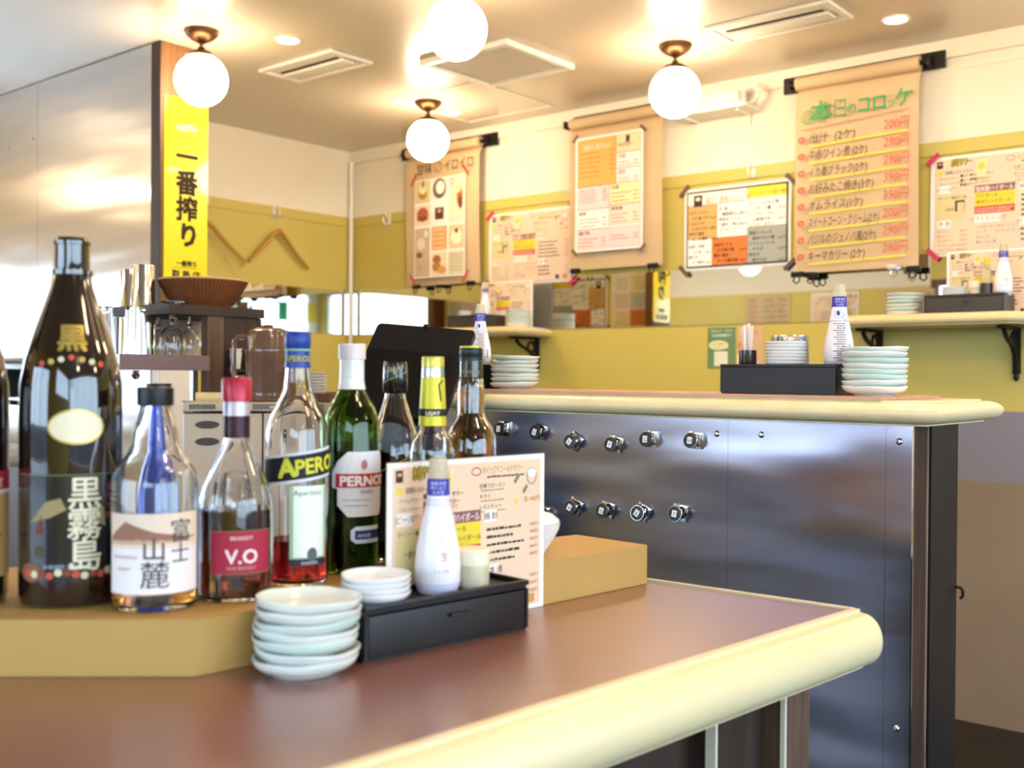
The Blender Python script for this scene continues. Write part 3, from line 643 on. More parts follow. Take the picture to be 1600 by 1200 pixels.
def wall_sheet(label, yl, yr, zb, zt, off, tapec):
    t = on_right_wall('menu_sheet', label, 'menu', yl, zb, off); W, H = yl-yr, zt-zb
    add('laminated_sheet', sheet_bm(W, H, .0008, .004), M_PAPERW, t)
    p = drinks_print(W, H)
    for x, y, r in ((0.008, H-.005, .7), (W-.01, H-.004, -.7), (.01, .008, -.8), (W-.005, .0, .7)): p.rect(x-.028, y-.009, x+.028, y+.009, tapec, rot=r, z=.003)
    p.build('print', t, M=Matrix.Translation((0, -.0042, 0)) @ STAND)
wall_sheet('printed drinks menu with pink tape, right of the croquette scroll', 1.305, .80, 1.635, 1.985, .013, '#d23a5e')
wall_sheet('printed drinks menu between the dessert scroll and food menu scroll', 3.391, 2.885, 1.630, 1.972, .013, '#d23a5e')

# handwritten colourful menu --------------------------------------
def colour_menu(t, W, H, M):
    p = Print(); p.rect(.012, .012, W-.012, H-.012, '#2e2624', z=.0006)
    def c(a, b, cc, d, col): p.rect(.018+a*(W-.036), .018+(1-d)*(H-.036), .018+cc*(W-.036)-.0015, .018+(1-b)*(H-.036)-.0015, col, z=.001)
    def hw(a, b, cc, rows, col='#332722', price=True, s=.016):
        for k, tx in enumerate(rows):
            yk = .018+(1-b)*(H-.036)-.012-(k+1)*.0215
            p.text(tx, .018+a*(W-.036)+.006+(k % 2)*.014, yk, s, col, z=.0016, slant=.15, bold=.012)
            if price and k % 2: p.text('290円', .018+cc*(W-.036)-.006, yk-.002, s*.8, col, z=.0016, right=True, slant=.15)
    c(0, 0, .62, .17, '#f7f2e4'); c(.62, 0, 1, .14, '#f6e13c'); c(0, .17, .31, .63, '#d9ae6a'); c(.31, .17, .62, .63, '#fbf8ee'); c(.62, .14, 1, .53, '#fbf8ee')
    c(0, .63, .26, 1, '#fbf8f2'); c(.26, .63, .62, 1, '#dd7d3a'); c(.62, .53, 1, 1, '#a9aca4')
    p.rect(.045, H-.075, .085, H-.028, '#3a2c26', z=.0015); p.disc(.065, H-.044, .012, '#e8d8c0', .008, z=.0018)
    p.text('揚げ・鉄板メニュー!!', .10, H-.068, .034, '#8a7c60', z=.0016, width=.20)
    p.text('オールスターフライ盛り 1380円', .018+.62*(W-.036)+.006, H-.052, .018, '#5a4a20', z=.0016, width=.165, slant=.1)
    hw(0, .18, .31, ('ポテトフライ', 'のり塩バター', 'ハムカツの', 'とろとろチーズ', '串カツ盛合', 'え、五種類'), s=.0145)
    hw(.31, .16, .62, ('定  番', '韓国風キムチ', '野菜天 ソース', '豚平・串カツ', 'コンビーフ'))
    hw(.62, .13, 1, ('たこじゃがの三角', 'ピザ、二種', 'クリスピーカレー', '山椒塩だれ', 'どんたくポテト'))
    hw(0, .64, .26, ('砂肝・月見', 'つくね', '豚バラ', 'シソ巻き'), price=True, s=.0145)
    hw(.26, .64, .62, ('海老天 マヨ', 'かき揚げ盛', '鶏天 梅肉', 'チーズ磯辺揚'), '#4a1e12')
    hw(.62, .52, 1, ('馬刺 いろいろ', '盛合わせ三種', 'トマトとバジル', 'サラダ', '明太子', '焼きそば'))
    for x, y, r in ((.0, H-.004, .8), (W, H-.006, -.75), (0, .0, -.8), (W-.004, .002, .75)): p.rect(x-.03, y-.009, x+.03, y+.009, '#6b5146', rot=r, z=.002)
    p.build('print', t, M=M)
t = on_right_wall('menu_sheet', 'colourful handwritten menu with coloured boxes and brown tape', 'menu', 2.313, 1.64, .013)
add('laminated_sheet', sheet_bm(.476, .338, .0008, .003), M_PAPERW, t); colour_menu(t, .476, .338, Matrix.Translation((0, -.0034, 0)) @ STAND)

# sheets on the far left wall, seen in the mirror strip
def left_wall_sheet(kind, yc, label):
    t = root('menu_sheet', label, 'menu', (XL+.008, yc-.24, 1.62), PI/2)
    add('laminated_sheet', sheet_bm(.476, .40, .0008), M_PAPERW if kind else M_KRAFT, t)
    if kind == 1: colour_menu(t, .476, .338, Matrix.Translation((0, -.0008, .03)) @ STAND)
    elif kind == 2: drinks_print(.476, .38).build('print', t, M=Matrix.Translation((0, -.0008, .01)) @ STAND)
    else:
        p = Print()
        for k in range(6): p.text(ROWS[k][0], .03, .34-k*.055, .036, '#4a382c', width=.25); p.text(ROWS[k][1], .44, .34-k*.055, .036, '#c05a44', right=True)
        p.build('print', t, M=Matrix.Translation((0, -.0008, 0)) @ STAND)
for y0_, kd, lb in ((3.86, 1, 'colourful menu on the partition, seen mirrored left of the sign'), (3.55, 2, 'narrow printed menu on the partition, seen mirrored beside the sign')):
    t = root('menu_sheet', lb, 'menu', (2.2475, y0_, 1.50), PI/2)
    Wd = .44 if kd == 1 else .28
    add('laminated_sheet', sheet_bm(Wd, .34, .0008), M_PAPERW, t)
    if kd == 1: colour_menu(t, Wd, .33, Matrix.Translation((0, -.0008, .0)) @ STAND)
    else:
        p = Print(); cs = ('#dd7d3a', '#f5e8b4', '#c9ccc0', '#f3e0d8', '#efe0a8', '#f6efe6')
        for k in range(6):
            a, b = (k % 2), k//2; p.rect(.012+a*.13, .012+b*.107, .008+(a+1)*.13, .008+(b+1)*.107, cs[k])
            for q in range(4): p.dashes(.02+a*.13, .03+b*.107+q*.02, .11+a*.13, '#6a5444', .004)
        p.build('print', t, M=Matrix.Translation((0, -.0008, 0)) @ STAND)
left_wall_sheet(0, 4.9, 'kraft menu on the far left wall, reflected in the mirror'); left_wall_sheet(2, 4.2, 'drinks menu on the far left wall, reflected in the mirror'); left_wall_sheet(0, 3.5, 'second kraft menu on the far left wall, reflected at right')

# small cards on the right wall under the mirror
t = on_right_wall('notice_card', 'green notice card with speech bubble taped under the mirror', 'card', 2.205, 1.238, .003)
add('card', sheet_bm(.125, .165), paint('#6f8f62'), t)
p = Print(); p.text('スタッフ・バイト', .0625, .146, .014, '#e6eede', center=True, width=.105, bold=.02); p.text('お友達募集中!', .0625, .128, .013, '#e6eede', center=True, width=.09, bold=.02)
p.disc(.05, .093, .045, '#ece6b0', .020); p.poly([(.08, .085), (.094, .076), (.092, .092)], '#ece6b0'); p.text('お店で募集中!', .05, .094, .009, '#8a8a50', center=True, z=.0012); p.text('よろしく', .05, .08, .009, '#8a8a50', center=True, z=.0012)
p.rect(.03, .008, .092, .068, '#efe8cf'); p.build('print', t, M=STAND)
t = on_right_wall('notice_card', 'pale pink notice card behind the toothpick holder', 'card', 2.07, 1.235, .003)
add('card', sheet_bm(.115, .17), paint('#dcb58c'), t)
p = Print(); p.disc(.02, .095, .024, '#dd9a6a', .014); p.text('お知らせ', .06, .14, .016, '#b07c5c', center=True); p.rect(-.0, .01, .02, .06, '#f2e6cf'); p.build('print', t, M=STAND)

# small white shelf with white box, high on the right wall
t = on_right_wall('wall_shelf', 'small white shelf high on the wall near the ceiling', 'shelf', 2.30, 2.262, 0)
add('board', bx(0, .33, -.15, -.005, -.008, .008, bev=.004), M_WHITE, t)
for x in (.05, .28): add('bracket', (lambda b: b)(prism([(-.012, 0), (-.012, -.001), (.012, -.001), (.012, 0)], 0, .001)), M_WHITE, t, loc=(x, -.08, -.009)) if False else add('bracket', tube([(x, -.12, -.01), (x, -.02, -.012), (x, -.012, -.06)], .006, 6), M_WHITE, t)
t = on_right_wall('router_box', 'white electronic box with rounded end on the small high shelf', 'box', 2.28, 2.271, .03)
add('case', bx(0, .255, -.10, -.005, 0, .062, bev=.012), mat('offwhite_plastic', '#d9d0d0', .45), t)
add('end_cap', bx(.252, .264, -.094, -.011, .006, .056, bev=.006), M_WHITE, t)
t = on_right_wall('cable_coil', 'coil of white cable beside the white box', 'cable', 1.985, 2.31, .05)
for k in range(4):
    add('loop', tube([((.03+.003*k)*math.cos(a), -.02-.007*k, (.034)*math.sin(a)) for a in [2*PI*i/20 for i in range(20)]], .0035, 6, closed=True), M_WHITE, t)

# ------------------------------------------------------------------ wall shelves with brackets
def shelf(name, label, path, body, zt):
    t = root(name, label, 'shelf', (0, 0, 0))
    add('board', prism(body, zt-.036, zt), M_SHELF, t, smooth=0)
    for b in sweep_segments(path, nose_profile(.024, zt-.037, zt+.001, .003)): add('bullnose_edge', b, M_SHELF, t, smooth=50)
    return t
def bracket(y, zt, label):
    t = root('shelf_bracket', label, 'bracket', (WX, y, zt), RWALL, group='black cast iron scroll brackets')
    add('wall_plate', bx(-.013, .013, -.012, 0, -.16, 0, bev=.002), M_IRON, t)
    add('top_plate', bx(-.013, .013, -.20, -.012, -.010, 0, bev=.002), M_IRON, t)
    pts = [(0, -.02-.018*k/8-.0*k, -.155+.0*k) for k in range(1)]
    add('scroll', tube(bez((0, -.012, -.15), (0, -.03, -.03), (0, -.12, -.07), (0, -.16, -.012), 12), .0085, 8), M_IRON, t)
    add('scroll', tube([(0, -.05+.024*math.cos(a), -.045+.024*math.sin(a)) for a in [2*PI*i/14 for i in range(14)]], .006, 8, closed=True), M_IRON, t)
    add('finial', lathe([(0, -.185), (.006, -.182), (.010, -.172), (.007, -.160), (0, -.160)], 12), M_IRON, t, loc=(0, -.010, 0))
    for k in range(3): add('bead', lathe([(0, -.009), (.006, -.006), (.009, 0), (.006, .006), (0, .009)], 10), M_IRON, t, loc=(0, -.022-.012*k, -.135+.028*k))
ZS = 1.415
SR = [(WX, 1.59), (3.67, 1.525), (3.60, 1.47), (3.60, .965), (3.65, .92), (WX, .92)]
SM = [(WX, 3.55), (3.60, 3.55), (3.60, 2.965), (3.67, 2.965), (WX, 3.04)]
sr = shelf('display_shelf', 'pale wooden wall shelf at right below the croquette scroll', SR, SR, ZS)
sc = shelf('display_shelf', 'pale wooden wall shelf in the middle below the drinks menu', SM, SM, ZS)
bracket(1.489, ZS-.037, 'black iron bracket at left end of the right wall shelf'); bracket(1.014, ZS-.037, 'black iron bracket at right end of the right wall shelf')
bracket(3.10, ZS-.037, 'black iron bracket under the middle wall shelf')

# ================================================================== THE STEEL-FRONTED BAR
ZB = 1.163
bar = root('bar_counter', 'steel fronted bar counter with pale bullnose wooden top', 'counter', (1.79, .624, 0))
def lc(bm, o=(1.79, .624, 0)): bm.transform(Matrix.Translation((-o[0], -o[1], -o[2]))); return bm
YE = 1.98
add('top_board', lc(bx(1.79, 2.08, .611, YE, ZB-.040, ZB)), M_NOSE, bar, smooth=0)
for b in sweep_segments([(1.79, YE), (1.79, .611), (2.08, .611), (2.08, YE)], nose_profile(.040, ZB-.041, ZB+.0005, .008)): add('bullnose_edge', lc(b), M_NOSE, bar, smooth=50)
add('laminate_sheet', lc(bx(1.776, 2.07, .672, YE, ZB+.0006, ZB+.006)), M_PINKW, bar, smooth=0, label='pinkish laminate laid on top')
add('core_wall', lc(bx(1.80, 1.97, .65, YE, 0, ZB-.041)), M_WOODD, bar, smooth=0)
for a, b in ((.624, .668), (.6685, .964), (.9645, YE)):
    add('steel_panel', lc(bx(1.79, 1.80, a, b, 0, ZB-.042)), M_STEELB, bar, smooth=0)
add('corner_strip', lc(bx(1.788, 1.792, .6215, .624, 0, ZB-.042)), M_CHROME, bar, smooth=0)
add('end_plank', lc(bx(1.80, 1.868, .628, .65, 0, ZB-.042)), mat('end_plank_wood', '#2c211e', .5, noise=('#5a3a28', 7, (6, 6, .5), .5)), bar, smooth=0)
add('joint_strip', lc(bx(1.869, 1.877, .626, .65, 0, ZB-.042)), mat('raw_edge', '#8b7568', .7, noise=('#5d4a40', 12, (1, 1, .4), .9)), bar, smooth=0)
add('end_plank', lc(bx(1.878, 2.02, .622, .65, 0, ZB-.042)), M_BLACK, bar, smooth=0)
add('leg_board', lc(bx(1.97, 2.02, .65, YE, 0, ZB-.042)), M_BLACK, bar, smooth=0)
for y, z in ((.646, 1.095), (.646, .615), (.897, 1.096), (.988, 1.094), (.897, .615)):
    add('rivet', lathe([(0, -.004), (.003, -.0038), (.0052, -.002), (.006, 0), (0, 0)], 14), M_CHROME, bar, loc=(1.79-1.79, y-.624, z), rot=(0, PI/2, 0))
add('coat_hook', lc(tube([(2.016, .622, .822), (2.019, .614, .821), (2.021, .611, .815), (2.021, .611, .806), (2.018, .615, .801)], .003, 8)), M_IRON, bar)
# magnetic number clips
CL = [('C', 1.505, 1.084, 0), ('D', 1.406, 1.081, .25), ('E', 1.315, 1.065, .6), ('F', 1.214, 1.064, .2), ('G', 1.131, 1.078, .0), ('H', 1.032, 1.080, .05),
      ('3', 1.397, .907, .1), ('4', 1.313, .930, .45), ('5', 1.233, .930, .2), ('6', 1.149, .933, .5), ('7', 1.064, .939, .12)]
CLW = dict(zip('CDEFGH34567', ['chrome clip lettered C, leftmost in the top row on steel'] + ['chrome clip lettered %s, %s from left in the top row' % (a, b) for a, b in zip('DEFGH', ('second', 'third', 'fourth', 'fifth', 'sixth'))]
    + ['chrome clip half hidden by the bowl, leftmost in the bottom row'] + ['chrome clip in the bottom row, %s from left' % b for b in ('second', 'third', 'fourth', 'fifth')]))
for s, y, z, a in CL:
    t = root('number_clip', CLW[s], 'clip', (1.79, y, z), RWALL, 'chrome magnetic order clips')
    t.rotation_euler = (a, 0, 0)
    t.rotation_mode = 'XYZ'
    Rm = Matrix.Rotation(RWALL, 4, 'Z')
    def ad(n, bm, m, **k): bm.transform(Rm); return add(n, bm, m, t, **k)
    ad('base_plate', bx(-.0160, .0160, -.003, 0, -.0160, .0160, bev=.0008), M_CHROME)
    ad('jaw', bx(-.0150, .0150, -.0065, -.0045, -.0150, .0155, bev=.0006), M_CHROME)
    ad('spring_barrel', tube([(-.012, -.010, -.002), (.012, -.010, -.002)], .0055, 12), M_CHROME)
    for xx in (-.0125, .0110): ad('side_lever', bx(xx, xx+.0015, -.017, -.004, .004, .0125), M_CHROME)
    bm = lathe([(0, 0), (.0146, 0), (.0150, .001), (.0150, .0042), (.0146, .005), (0, .005)], 28); bm.transform(Matrix.Translation((0, -.018, 0)) @ Matrix.Rotation(PI/2-.12, 4, 'X')); ad('rim', bm, M_CHROME)
    bm = lathe([(0, .0051), (.0143, .0051), (.0136, .0060), (0, .0066)], 28); bm.transform(Matrix.Translation((0, -.018, 0)) @ Matrix.Rotation(PI/2-.12, 4, 'X')); ad('face', bm, M_BLKPL)
    p = Print(); p.rect(-.0052, -.0065, .0052, .0065, '#efefef', z=.0071); p.text(s, 0, -.004, .010, '#333333', z=.0074, center=True)
    p.bm.transform(Matrix.Translation((0, -.018, 0)) @ Matrix.Rotation(PI/2-.12, 4, 'X')); p.bm.transform(Rm); add('number_label', p.bm, p.m, t, smooth=0)

# ================================================================== FRONT COUNTER
ZC = .895
O = Vector((1.372, .554)); u = Vector((-math.cos(math.radians(5.4)), math.sin(math.radians(5.4)))); nrm = Vector((-u.y, u.x))*-1   # into the counter
nrm = Vector((.0941, .9956))
FC = root('front_counter', 'large russet topped counter with thick pale bullnose edge', 'counter', (O.x, O.y, 0))
def lf(bm): bm.transform(Matrix.Translation((-O.x, -O.y, 0))); return bm
A2 = O+u*2.6
top = [(O.x, O.y), (1.345, .856), (1.361, 1.03), (.88, 1.15), (.74, 1.30), (-.2, 2.3), (-1.2, 2.3), (A2.x, A2.y)]
add('laminate_top', lf(prism(top, ZC-.035, ZC)), M_LAM, FC, smooth=0, label='russet laminate surface')
for b in sweep_segments([(A2.x, A2.y), (O.x, O.y)], nose_profile(.042, ZC-.073, ZC+.003, .010)): add('bullnose_edge', lf(b), M_NOSE, FC, smooth=50)
e1 = Vector((1.345, .856)); dd = (e1-O).normalized(); oo = Vector((dd.y, -dd.x))
add('end_trim', lf(prism([(O.x, O.y), (O.x+oo.x*.007, O.y+oo.y*.007), (1.361+.007, 1.03), (1.361, 1.03)], ZC-.036, ZC+.002)), M_NOSE, FC, smooth=0)
def along(s, d): q = O+u*s+nrm*d; return (q.x, q.y)
def slab(s0, s1, d0, d1, z0, z1): return lf(prism([along(s1, d0), along(s0, d0), along(s0, d1), along(s1, d1)], z0, z1))
add('support_post', slab(.03, .09, .045, .105, 0, ZC-.076), M_WOODB, FC, smooth=0)
add('white_edge', slab(.0905, .094, .043, .05, 0, ZC-.076), M_WALLW, FC, smooth=0)
add('side_board', slab(.10, .22, .075, .095, 0, ZC-.076), M_WOODD, FC, smooth=0)
add('white_edge', slab(.2205, .224, .06, .075, 0, ZC-.076), M_WALLW, FC, smooth=0)
add('side_board', slab(.224, .42, .10, .12, 0, ZC-.076), M_WOODD, FC, smooth=0)
add('back_panel', slab(.03, 2.4, .22, .24, 0, ZC-.076), M_BLACK, FC, smooth=0)
add('apron', slab(.02, 2.5, .02, .04, ZC-.075, ZC-.036), M_WOODD, FC, smooth=0)

RI = root('serving_riser', 'ochre board step along the back of the front counter', 'board', (.624, .929, ZC))
rp = [(.624, .929), (1.340, .853), (1.352, .990), (.88, 1.10), (.75, 1.24), (-.08, 2.08), (-.25, 1.92), (.496, 1.074)]
bm = prism(rp, 0.0005, .0575); bm.transform(Matrix.Translation((-.624, -.929, 0))); add('board', bm, M_RISER, RI, smooth=0)
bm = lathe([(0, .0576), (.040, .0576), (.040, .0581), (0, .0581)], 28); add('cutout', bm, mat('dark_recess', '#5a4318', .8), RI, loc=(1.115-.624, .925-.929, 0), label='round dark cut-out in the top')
ZR = ZC+.0576

# ------------------------------------------------------------------ tableware
def plate_prof(r, h, t=.0028, foot=.6):
    f = r*foot
    return [(0, .003), (f*.85, .003), (f*.9, 0), (f, 0), (f*1.05, .003), (r*.84, h*.30), (r*.955, h*.60), (r, h*.90), (r*.995, h*.98), (r*.975, h), (r*.955, h*.95), (r*.90, h*.62+.001), (r*.76, h*.36+.001), (f, .0062), (0, .0060)]
ORD = ['top', 'second from top', 'third from top', 'fourth from top', 'fifth from top', 'sixth from top', 'seventh from top', 'eighth from top', 'ninth from top']
PM = {}
def stack(n, r, h, step, loc, where, kind, name, cat, group, tilt=.0, mats=None, jit=.0015, scallop=0):
    for k in range(n):
        idx = n-1-k; m = mats[k % len(mats)]
        key = (r, h, m.name, scallop)
        if key not in PM:
            bm = lathe(plate_prof(r, h), 40)
            if scallop:
                for v in bm.verts:
                    q = math.hypot(v.co.x, v.co.y)
                    if q > r*.7: v.co.z += .0005*math.sin(5*math.atan2(v.co.y, v.co.x)+1)*(q/r)
            me = bpy.data.meshes.new(name); bm.to_mesh(me); bm.free(); me.materials.append(m); me.shade_smooth(); me.set_sharp_from_angle(angle=math.radians(50)); PM[key] = me
        o = bpy.data.objects.new(name, PM[key]); COL.objects.link(o)
        o.location = (loc[0]+random.uniform(-jit, jit), loc[1]+random.uniform(-jit, jit), loc[2]+k*step+.0004)
        o.rotation_euler = (random.uniform(-tilt, tilt), random.uniform(-tilt, tilt), random.uniform(0, 6))
        tag(o, '%s, %s %s' % (kind, ORD[idx], where), cat, group)
stack(7, .054, .0185, .0098, (.712, .862, ZC), 'of the stack on front counter', 'pale celadon saucer', 'saucer', 'plate', 'celadon saucers on the front counter', .035, [M_CELB, M_CELB, M_CELA, M_CELB, M_CELA, M_CELB, M_CELB, M_CELA], .0025, 1)
stack(8, .0565, .018, .0098, (1.872, .720, ZB+.006), 'of the bar stack at right', 'celadon saucer', 'saucer', 'plate', 'celadon saucers on the bar at right', .03, [M_CELB, M_CELB, M_CELA, M_CELA, M_CELB, M_CELA, M_CELB, M_CELB], .0015, 1)
stack(7, .057, .016, .0102, (1.925, 1.592, ZB+.006), 'of the bar stack beside the tablet', 'celadon saucer', 'saucer', 'plate', 'celadon saucers on the bar near the tablet', .03, [M_CELB, M_CELA], .0015, 1)
stack(6, .062, .018, .0125, (3.74, 1.335, ZS), 'of the right shelf stack', 'pale green saucer', 'saucer', 'plate', 'saucers on the right shelf', .02, [M_CELB, M_CELA], .001, 1)
stack(6, .056, .018, .0125, (3.74, 3.075, ZS), 'of the middle shelf stack', 'pale green saucer', 'saucer', 'plate', 'saucers on the middle shelf', .02, [M_CELB, M_CELA], .001, 1)

# condiment drawer boxes
def drawer_box(loc, rz, L, label, m, D=.085, H=.060, plain=False):
    t = root('condiment_box', label, 'box', loc, rz, 'black wooden condiment boxes')
    add('case', box(box(box(box(bx(0, L, .004, D, 0, .003), 0, .004, 0, D, .003, H-.010), L-.004, L, 0, D, .003, H-.010), .004, L-.004, D-.004, D, .003, H-.010), 0, L, 0.004, D, H-.010, H-.006), m, t, smooth=0)
    bm = B()
    for a in ((0, L, -.001, .005), (0, L, D-.005, D), (0, .005, .005, D-.005), (L-.005, L, .005, D-.005)): box(bm, *a, H-.006, H, .0008)
    add('tray_rim', bm, m, t)
    if plain: add('back_board', bx(.0, L, .0005, .0038, .003, H-.0065), m, t, smooth=0); return t
    d = add('drawer', bx(.0055, L-.0055, .0005, .0038, .0045, H-.0115, bev=.0008), m, t)
    add('handle', bx(L*.54-.014, L*.54+.014, -.006, .0004, H-.026, H-.0225, bev=.0008), m, d)
    return t
bxrz = math.radians(-7.6)
drawer_box((.767, .836, ZC+.0003), bxrz, .237, 'black wooden condiment box on the front counter', M_BLACK, D=.068)
ZT = ZC+.0545
stack(4, .0385, .013, .0062, (.812, .868, ZT), 'of the front counter box stack', 'small white saucer', 'saucer', 'plate', 'white saucers on the front condiment box', .01, [M_PORC], .0005)
t2 = drawer_box((1.845, 1.012, ZB+.0063), RWALL, .231, 'black wooden condiment box on the bar at right', M_BLACK, D=.13, H=.056, plain=True)
ZT2 = ZB+.0063+.0502
stack(7, .038, .011, .0063, (1.893, .9, ZT2), 'of the bar box stack', 'small white saucer', 'saucer', 'plate', 'white saucers on the right bar box', .006, [M_PORC], .0006)
drawer_box((1.88, 1.87, ZB+.0063), RWALL, .215, 'black wooden condiment box on the bar behind the tablet', M_BLACK, D=.11, H=.056, plain=True)
drawer_box((3.665, 1.245, ZS+.0003), RWALL, .255, 'charcoal condiment box with drawer on the right shelf', M_GREYBOX, D=.12, H=.066)
ZT3 = ZS+.0603
stack(4, .040, .011, .0075, (3.725, 1.165, ZT3), 'of the right shelf box stack', 'small white saucer', 'saucer', 'plate', 'white saucers on the right shelf box', .006, [M_PORC], .0005)
drawer_box((3.665, 3.44, ZS+.0003), RWALL, .25, 'charcoal condiment box with drawer on the middle shelf', M_GREYBOX, D=.12, H=.062)
ZT4 = ZS+.0563
stack(3, .036, .011, .009, (3.725, 3.385, ZT4), 'of the middle shelf box stack', 'small white saucer', 'saucer', 'plate', 'white saucers on the middle shelf box', .006, [M_PORC], .0005)

def face_cam(x, y): return math.atan2(-x, y)      # turns local -Y towards the camera
def interp(prof):
    def R(z):
        for (r0, z0), (r1, z1) in zip(prof, prof[1:]):
            if z0 <= z <= z1 and z1 > z0: return r0+(r1-r0)*(z-z0)/(z1-z0)
        return prof[-1][0] if z > prof[-1][1] else prof[0][0]
    return R
M_SLEEVE = mat('white_sleeve', '#efeaf2', .35, coat=.3)
M_CLEARCAP = mat('frosted_cap', '#e2d7b8', .3, trans=.35)
def sauce_bottle(loc, rz, label, s=1., detail=True, back=False):
    t = root('sauce_bottle', label, 'bottle', loc, rz, 'white sleeved sauce bottles with blue neck band')
    pr = [(.0235*s, .002*s), (.0262*s, .010*s), (.0268*s, .030*s), (.025*s, .050*s), (.0195*s, .078*s), (.0150*s, .098*s), (.0128*s, .112*s), (.0122*s, .131*s)]
    R = interp(pr)
    add('body', lathe([(0, 0), (.022*s, 0)]+pr+[(0, .131*s)], 32), M_SLEEVE, t)
    add('cap', lathe([(0, .1315*s), (.0125*s, .1315*s), (.0125*s, .140*s), (.0108*s, .1405*s), (.0104*s, .153*s), (.009*s, .1545*s), (0, .1545*s)], 28), M_CLEARCAP, t)
    p = Print(); BL = '#3a3cae'
    P2 = 2*PI*.0125*s
    p.rect(-P2*.5, .112*s, P2*.5, .131*s, BL, n=24)
    for k in range(3): p.text(('国産天然', '搾り立て', '丸大豆')[k], 0, (.1245-k*.0052)*s, .0046*s, '#e8e8fa', center=True, z=.0007)
    if detail:
        if back:
            p.disc(-.002*s, .098*s, .0072*s, '#f6f4fa', z=.0004); p.disc(-.003*s, .100*s, .003*s, BL, .0045*s, z=.0008); p.ring(.009*s, .092*s, .005*s, .0006*s, BL, z=.0007); p.ring(-.002*s, .098*s, .0075*s, .0006*s, BL, z=.0006)
            p.rect(-.028*s, .0855*s, .028*s, .0862*s, '#5a4a80', n=16)
            for k in range(17):
                zk = (.080-k*.0042)*s; wd = min(.017, R(zk/1)/s*.62)
                p.dashes((-.006-.006*(k % 3 == 0))*s, zk, wd*s*.75, '#4a4048', .0018*s, z=.0006)
            for k in range(9): p.rect(.0155*s, (.024+.0021*k)*s, .0205*s, (.0251+.0021*k)*s, '#3a3340')
            p.text('しぼりたて生しょうゆ', 0, .0065*s, .0032*s, '#4a4048', center=True)
        else:
            for k in range(3): p.rect(-.03*s, (.107-k*.003)*s, .03*s, (.1076-k*.003)*s, '#8c86c8', n=16)
            p.text('生', .008*s, .040*s, .011*s, '#c06a86', center=True, z=.0007); p.ring(.006*s, .064*s, .0036*s, .0005*s, '#6a62a8'); p.text('しょうゆ', .004*s, .026*s, .0045*s, '#5a50a0', center=True)
        for k in range(4): p.rect(-.06*s, (.0035+k*.0026)*s, .06*s, (.0042+k*.0026)*s, '#8c86c8', n=24)
    p.build('lettering', t, wrap=(R, .0002))
sauce_bottle((.900, .858, ZT), face_cam(.9, .858), 'white sauce bottle with blue neck band on the front box', 1.0)
sauce_bottle((1.915, .805, ZT2), face_cam(1.9, .81)+.1, 'white sauce bottle with dense printed label on the bar box', 1.0, back=True)
sauce_bottle((1.925, 1.70, ZT2), face_cam(1.9, 1.7), 'white sauce bottle rising behind the tablet', .98, back=True)
sauce_bottle((3.725, 1.01, ZT3), face_cam(3.7, 1.01), 'white sauce bottle on the right shelf box', 1.10)
sauce_bottle((3.735, 3.27, ZT4), face_cam(3.7, 3.27), 'white sauce bottle on the middle shelf box', 1.0)

M_CUPC = mat('speckled_cream_cup', '#dcd2b4', .4, noise=('#a9ab84', 45, (1, 1, 1), .55))
def cream_cup(loc, label, r=.0175, h=.042):
    t = root('spice_cup', label, 'cup', loc)
    add('cup', lathe([(0, 0), (r*.9, 0), (r, .003), (r, h*.6), (0, h*.6)], 28), M_CUPC, t)
    add('lid', lathe([(0, h*.605), (r*1.04, h*.605), (r*1.04, h*.98), (r*.98, h), (0, h)], 28), mat('cream_lid', '#efe8d0', .4), t)
cream_cup((.947, .845, ZT), 'cream speckled spice pot with lid on the front box', .019, .046)
cream_cup((1.94, .935, ZT2), 'speckled cream spice pot behind the bar box saucers', .018, .044)
cream_cup((3.735, 1.098, ZT3), 'cream spice pot on the right shelf box', .022, .05)
t = root('toothpick_holder', 'dark round toothpick holder full of wrapped picks', 'holder', (1.885, .975, ZT2))
add('holder', lathe([(0, 0), (.0165, 0), (.017, .002), (.017, .033), (.0150, .033), (.0150, .004), (0, .004)], 28), mat('dark_lacquer', '#2a1418', .25, coat=.6), t)
for k in range(26):
    a, q = random.uniform(0, 6.28), random.uniform(0, .0115); x, y = q*math.cos(a), q*math.sin(a); hgt = random.uniform(.078, .086)
    add('toothpick', tube([(x*.7, y*.7, .005), (x*1.25, y*1.25, hgt)], .0012, 5), mat('wrapped_pick', '#f2e6e0', .6), t)
t = root('steel_canister', 'polished steel canister behind the white saucers on bar', 'canister', (1.975, .93, ZT2-.0))
add('body', lathe([(0, 0), (.036, 0), (.037, .002), (.037, .058), (.0375, .060), (.0375, .063), (.0345, .063), (.0345, .004), (0, .004)], 36), M_CHROME, t)
t = root('soy_dispenser', 'glass soy dispenser with brown sauce on the right shelf', 'bottle', (3.72, 1.060, ZT3))
add('glass_body', lathe([(0, 0), (.017, 0), (.018, .003), (.017, .05), (.013, .085), (.010, .10), (0, .10)], 24), mat('frosted_glass', '#f3eedc', .1, trans=.8), t)
add('sauce', lathe([(0, .003), (.0185, .003), (.0182, .042), (0, .042)], 24), mat('soy', '#3a140c', .2), t)
add('cap', lathe([(0, .1), (.011, .1), (.011, .120), (.006, .128), (0, .128)], 20), mat('yellow_cap', '#d8c23c', .4), t)
